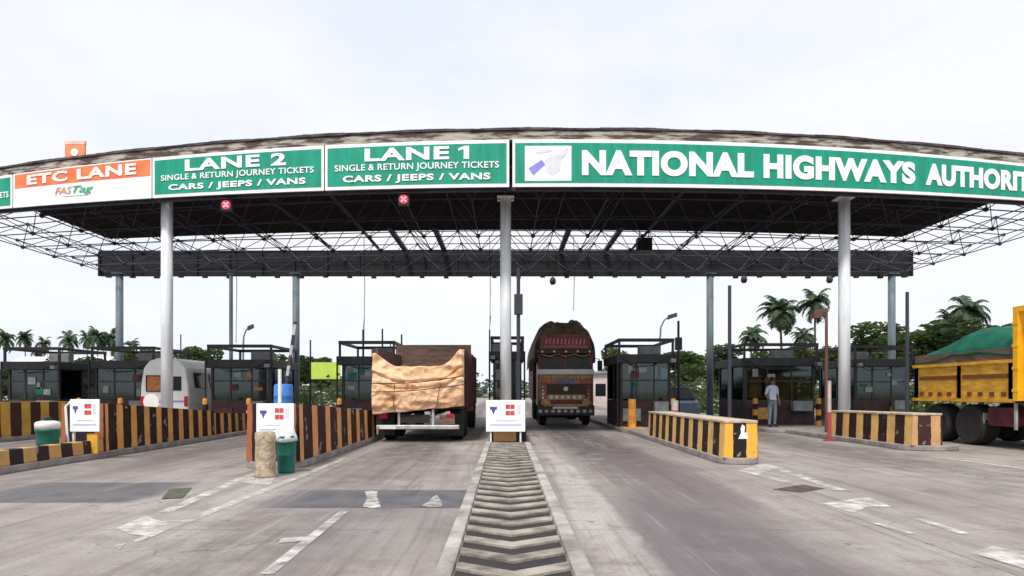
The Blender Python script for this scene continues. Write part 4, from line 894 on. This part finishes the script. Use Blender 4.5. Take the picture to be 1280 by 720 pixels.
# ------------------------------------------------------------------ person
def skin_person(label, loc, rz, h=1.68):
    s_ = h/1.7
    J = {'pel': (0, 0, .93), 'waist': (0, -.01, 1.06), 'chest': (0, 0, 1.27), 'neck0': (0, .01, 1.43), 'neck': (0, .0, 1.5), 'head0': (0, -.015, 1.57), 'head': (0, -.02, 1.66),
         'shL': (.17, .01, 1.39), 'elL': (.235, .03, 1.12), 'wrL': (.225, -.07, .9), 'haL': (.22, -.1, .82),
         'shR': (-.17, .01, 1.39), 'elR': (-.24, .03, 1.13), 'wrR': (-.2, -.13, .97), 'haR': (-.16, -.19, .93),
         'hipL': (.09, 0, .88), 'knL': (.1, -.02, .49), 'anL': (.11, .03, .09), 'toL': (.13, -.14, .035),
         'hipR': (-.09, 0, .88), 'knR': (-.11, -.03, .49), 'anR': (-.12, .0, .09), 'toR': (-.15, -.17, .035)}
    Rr = dict(pel=(.15, .11), waist=(.14, .1), chest=(.165, .11), neck0=(.09, .08), neck=(.055, .055), head0=(.07, .085), head=(.078, .095), shL=(.07, .07), elL=(.046, .046), wrL=(.032, .032), haL=(.04, .025),
              shR=(.07, .07), elR=(.046, .046), wrR=(.032, .032), haR=(.04, .025), hipL=(.092, .092), knL=(.065, .065), anL=(.05, .05), toL=(.045, .035), hipR=(.092, .092), knR=(.065, .065), anR=(.05, .05), toR=(.045, .035))
    E = [('pel', 'waist'), ('waist', 'chest'), ('chest', 'neck0'), ('neck0', 'neck'), ('neck', 'head0'), ('head0', 'head'), ('neck0', 'shL'), ('shL', 'elL'), ('elL', 'wrL'), ('wrL', 'haL'), ('neck0', 'shR'), ('shR', 'elR'), ('elR', 'wrR'), ('wrR', 'haR'),
         ('pel', 'hipL'), ('hipL', 'knL'), ('knL', 'anL'), ('anL', 'toL'), ('pel', 'hipR'), ('hipR', 'knR'), ('knR', 'anR'), ('anR', 'toR')]
    ks = list(J); V = [Vector(J[k])*s_ for k in ks]; ed = [(ks.index(a), ks.index(b)) for a, b in E]; rr = [Rr[k] for k in ks]
    for sgn, wr, ha in ((1, 'wrL', 'haL'), (-1, 'wrR', 'haR')):       # five fingers on each hand
        hi = ks.index(ha); d = (Vector(J[ha])-Vector(J[wr])).normalized()
        for f in range(5):
            b0 = Vector(J[ha])+Vector((0, (f-1.5)*.022, 0)); L1 = (.055, .07, .075, .068, .05)[f]
            if f == 4: b0 = Vector(J[ha])+Vector((-sgn*.02, -.04, .03)); 
            e0 = b0+d*L1*.6; e1 = e0+(d+Vector((-sgn*.5, 0, 0))).normalized()*L1*.5
            V += [e0*s_, e1*s_]; rr += [(.011, .011), (.009, .009)]; ed += [(hi, len(V)-2), (len(V)-2, len(V)-1)]
    me = bpy.data.meshes.new('person'); me.from_pydata(V, ed, [])
    o = bpy.data.objects.new('person', me); COL.objects.link(o)
    bpy.context.view_layer.objects.active = o
    md = o.modifiers.new('skin', 'SKIN'); 
    if not me.skin_vertices: bpy.ops.mesh.customdata_skin_add()
    for i, r_ in enumerate(rr): me.skin_vertices[0].data[i].radius = (r_[0]*s_, r_[1]*s_)
    me.skin_vertices[0].data[0].use_root = True
    ss = o.modifiers.new('sub', 'SUBSURF'); ss.levels = 2; ss.render_levels = 2
    bpy.context.view_layer.update()
    m2 = bpy.data.meshes.new_from_object(o.evaluated_get(bpy.context.evaluated_depsgraph_get()))
    bpy.data.objects.remove(o)
    m2.materials.clear()
    for m in (m_skin, m_shirt, m_trous, m_black): m2.materials.append(m)
    for pl in m2.polygons:
        c = pl.center/s_; k = 0
        if c.z < .1: k = 3
        elif c.z < .97 and abs(c.x) < .2 and c.y > -.12: k = 2
        elif .97 <= c.z < 1.47 and not (abs(c.x) > .19 and c.z < 1.16): k = 1
        pl.material_index = k; pl.use_smooth = True
    b = bpy.data.objects.new('person', m2); COL.objects.link(b); b.location = loc; b.rotation_euler.z = rz
    tag(b, label, 'person')
    mb = MB(); mb.lathe([(.084, -.02), (.092, .02), (.088, .06), (.06, .1), (0, .112)], 16, c=(0, .012, 1.665*s_)); mb.build('hair', m_hair, b, smooth=True)
    mb = MB(); mb.lathe([(0, .02), (.018, 0), (.012, -.03), (0, -.035)], 8, c=(0, -.118*s_, 1.62*s_)); mb.build('nose', m_skin, b, smooth=True)
    mb = MB()
    for sx in (-.032, .032): mb.lathe([(0, -.008), (.011, 0), (0, .008)], 8, c=(sx, -.107*s_, 1.655*s_))
    mb.build('eyes', m_black, b); MB().box(-.026, .026, -.112, -.1, 1.566*s_, 1.576*s_).build('mouth', M('lips', (.2, .07, .06), None), b)
    return b
skin_person('person in a pale blue shirt and grey trousers standing before a dark booth', (9.0, 21.6, .12), R(12), 1.62)

# ------------------------------------------------------------------ vegetation and distance
def leafy(n, shapes, size, seed, mb=None):
    r_ = random.Random(seed); mb = mb or MB()
    for _ in range(n):
        c, rad = r_.choice(shapes); 
        while True:
            d = Vector((r_.uniform(-1, 1), r_.uniform(-1, 1), r_.uniform(-1, 1)))
            if .12 < d.length < 1 and r_.random() < .25+.75*d.length: break
        p_ = Vector(c)+Vector((d.x*rad[0], d.y*rad[1], d.z*rad[2]))
        q_ = Vector((r_.uniform(-1, 1), r_.uniform(-1, 1), r_.uniform(-.4, 1))).to_track_quat('Z', 'Y').to_matrix()
        s_ = size*r_.uniform(.6, 1.3)
        mb.add([p_+q_ @ Vector(v) for v in ((-s_*.5, 0, 0), (0, -s_*.28, .03*s_), (s_*.6, 0, -.1*s_), (0, s_*.28, .03*s_))], [(0, 1, 2, 3)])
    return mb
def tree_src(seed, h, r, m, n=5200, size=.33):
    r_ = random.Random(seed); t_ = thing('tree', None, 'tree', (0, 0, 0))
    mb = MB(); th = h*.4
    mb.path([(0, 0, 0), (.05*r, .02, th*.5), (.02, -.03*r, th), (.05*r, 0, h*.7)], [h*.028, h*.022, h*.018, h*.008])
    shapes = []
    for k in range(13):
        a = r_.uniform(0, 6.28); rr = r*r_.uniform(.15, .72); z = h*r_.uniform(.42, .88)
        shapes.append(((math.cos(a)*rr, math.sin(a)*rr, z), (r*r_.uniform(.26, .42),)*2+(h*r_.uniform(.09, .15),)))
        mb.path([(0, 0, th*r_.uniform(.6, 1)), (math.cos(a)*rr*.5, math.sin(a)*rr*.5, (th+z)/2), (math.cos(a)*rr, math.sin(a)*rr, z)], [h*.012, h*.009, h*.004], 5)
    mb.build('trunk', m_bark, t_); leafy(n, shapes, size, seed).build('crown', m, t_)
    return t_
def palm_src(seed, h, fl, nf=30):
    r_ = random.Random(seed); t_ = thing('palm_tree', None, 'palm tree', (0, 0, 0)); lean = r_.uniform(-.6, .6)
    pts = [(lean*(k/6)**2, 0, h*k/6) for k in range(7)]
    MB().path(pts, [.17-.09*k/6 for k in range(7)]).build('trunk', m_bark, t_)
    mb = MB()
    for k in range(nf):
        a = 6.283*k/nf+r_.uniform(-.2, .2); up = r_.uniform(-.75, 1.25); L_ = fl*r_.uniform(.8, 1.1)
        pr_ = None; n_ = 12
        for i in range(n_+1):
            s_ = i/n_; ang = up-1.75*s_*s_*r_.uniform(.9, 1.05) if i else up
            if pr_ is None: pt = Vector((lean, 0, h))
            else: pt = pr_+Vector((math.cos(a)*math.cos(ang), math.sin(a)*math.cos(ang), math.sin(ang)))*L_/n_
            if pr_ is not None:
                d = (pt-pr_).normalized(); sd_ = Vector((-math.sin(a), math.cos(a), 0)); ll = L_*.24*math.sin(math.pi*min(1, .15+.82*s_))
                mb.add([pr_-sd_*.02, pr_+sd_*.02, pt+sd_*.015, pt-sd_*.015], [(0, 1, 2, 3)])
                for sg in (-1, 1):
                    for o_ in (0, .5):
                        b0 = pr_+(pt-pr_)*o_; tip = b0+sd_*sg*ll+d*ll*.45+Vector((0, 0, -ll*r_.uniform(.25, .6)))
                        mb.add([b0, b0+d*L_*.06, tip+d*L_*.025, tip], [(0, 1, 2, 3)])
            pr_ = pt
    mb.build('crown', m_palm, t_)
    return t_
def put(src, first, label, group, px, ytop, D, srch, rz, sx=1.0, z0=0):
    o = src if first else copy_tree(src)
    h = CAMH+(VY-ytop)/F*D; s_ = h/srch
    o.location = ((px-VX)/F*D, D, z0); o.scale = (s_*sx, s_*sx, s_); o.rotation_euler.z = rz
    tag(o, label, None, group); return o
PS = [palm_src(3, 9, 2.6), palm_src(5, 9, 2.4, 22), palm_src(8, 9, 2.9, 26), palm_src(14, 9, 2.2, 34)]
LP = 'far coconut palm in the hazy row beyond the left booths'
G1 = 'far coconut palms in a row beyond the left booths'
used = {}
def palm(k, label, group, *a, **kw):
    src = PS[k]; f = k not in used; used[k] = 1; return put(src, f, label, group, *a, **kw)
for i, (px, y_, D) in enumerate(((8, 409, 88), (33, 408, 92), (55, 416, 95), (84, 411, 96), (109, 409, 94), (123, 406, 88), (140, 409, 90), (48, 428, 99), (163, 420, 96))):
    palm((0, 3, 1, 2, 3, 0, 2, 1, 0, 3, 1)[i % 11], LP, G1, px, y_+4, D, 10.1, i*1.3, .62)
G2 = 'coconut palms behind the right booths'
palm(0, 'broad palm behind the booth of the pale-shirted person', G2, 978, 374, 46, 10.1, .4, .95)
palm(1, 'tallest slim palm beside the tipper lane column', G2, 1019, 360, 52, 10.1, 1.4, .8)
palm(2, 'small palm peeping over the wide booth roof', G2, 938, 409, 50, 10.1, 2.4, .75)
palm(2, 'palm rising above the trees left of the tipper', G2, 1206, 372, 48, 10.1, 3.1, .75)
palm(3, 'shorter palm touching the tall one by the tipper', G2, 1188, 386, 50, 10.1, 4.1, .75)
palm(1, 'low palm between the broad and the slim palms', G2, 1003, 408, 48, 10.1, 5.2, .8)
T = [tree_src(11, 7, 3.2, m_leaf), tree_src(12, 7, 3.4, m_leaf2), tree_src(13, 6, 3.8, m_leaf, 6000)]
TH = [7, 7, 6]; tu = {}
def tree(k, label, *a, **kw):
    f = k not in tu; tu[k] = 1; return put(T[k], f, label, 'broadleaf trees beyond the plaza', *a, **kw)
tree(0, 'rounded dark tree over the left end booths', 95, 442, 28.6, 7, .3, 1.2)
tree(2, 'dark tree at the frame edge behind the golden barrier', 18, 455, 36, 6, 1.3, 1.2)
tree(2, 'dark tree behind the booth left of the white van', 150, 444, 38, 6, 2.0, 1.1)
tree(1, 'pale green tree behind the white van and column', 182, 422, 60, 7, 2.3, .95)
tree(0, 'tree whose top shows just left of the rooftop rack', 254, 430, 55, 7, 3.3, .9)
tree(2, 'dark tree behind the blue drum', 372, 441, 55, 6, 4.3, 1.1)
tree(0, 'dark tree behind the lime hoarding', 402, 444, 62, 7, 4.9, .9)
tree(2, 'dark green tree right of the booth by the lorry', 868, 430, 50, 6, .8, 1.15)
tree(0, 'dark tree half hidden by the rear column right of the lorry', 902, 450, 52, 7, 1.7, .9)
tree(1, 'feathery tree over the roof of the booth by the lorry', 778, 420, 70, 7, .9, .7)
tree(1, 'pale tree behind the right white column', 1082, 412, 48, 7, 2.9, 1.5)
tree(2, 'bushy tree between the dark pole and the palms by the tipper', 1162, 397, 42, 6, 3.6, 1.35)
tree(0, 'dark tree behind the yellow tipper', 1225, 405, 44, 7, 5.1, 1.2)
tree(2, 'dark tree behind the wide booth', 955, 438, 44, 6, 5.5, 1.0)
tree(1, 'tree under the slim palm', 1028, 415, 50, 7, .1, 1.25)
tree(0, 'dark tree behind the tipper headboard', 1290, 395, 42, 7, 1.1, 1.0)
# far tree line, one mass
shp = []
r_ = random.Random(4)
for k in range(120):
    x = -190+k*3.2+r_.uniform(-2, 2); hh = r_.uniform(3.0, 6.5)
    shp.append(((x, 150+r_.uniform(-8, 8), hh*.45), (r_.uniform(3, 5), 4, hh*.55)))
tag(leafy(9000, shp, 1.5, 9).build('treeline', m_far), kind='stuff')
# undergrowth behind the booths
shp = []
for k in range(90):
    x = r_.choice((r_.uniform(-32, -9), r_.uniform(9, 34))); shp.append(((x, 37+r_.uniform(-2, 6), .9), (1.4, 1.2, r_.uniform(.8, 1.5))))
tag(leafy(14000, shp, .32, 10).build('undergrowth', m_leaf2), kind='stuff')
# lime hoarding
t_ = thing('hoarding', 'bright lime yellow hoarding on two legs beyond the booths', 'hoarding', (at(406, VY, 42).x, 42, 0))
MB().box(-1.0, 1.0, 0, .08, 2.15, 3.25).build('panel', m_hoard, t_); MB().tube((-.8, .14, 0), (-.8, .14, 3.1), .05).tube((.8, .14, 0), (.8, .14, 3.1), .05).build('leg', m_pole, t_)
# distant pale building seen beside the lorry, and one on the far left
t_ = thing('far_building', 'pale low building seen between the lorry and the booth', 'building', (at(752, VY, 62).x, 62, 0))
MB().box(-1.7, 1.7, 0, 5, 0, 3.1).build('wall', m_wallp, t_); MB().box(-2, 2, -.3, 5.3, 3.103, 3.3).build('roof', m_bgrey, t_); MB().box(-.6, .4, -.02, .0-.002, .9, 2.1).build('window', m_vglass, t_)
t_ = thing('far_building', 'long white low building under the far left palms', 'building', (at(70, VY, 75).x, 75, 0))
MB().box(-6, 5, 0, 6, 0, 4.2).build('wall', M('white_wall', (.78, .78, .8), None, 1, .9), t_); MB().hexa([(-6.4, -.5, 4.203), (5.4, -.5, 4.203), (5.4, 6.5, 4.203), (-6.4, 6.5, 4.203)], [(-6.2, 2.9, 5.6), (5.2, 2.9, 5.6), (5.2, 3.1, 5.6), (-6.2, 3.1, 5.6)]).build('roof', M('white_roof', (.7, .72, .75), None, 1, .8), t_)
MB().box(-4, -3, -.02, -.002, 1, 2.4).build('window', m_vglass, t_); MB().box(1, 2, -.02, -.002, 1, 2.4).build('window', m_vglass, t_)
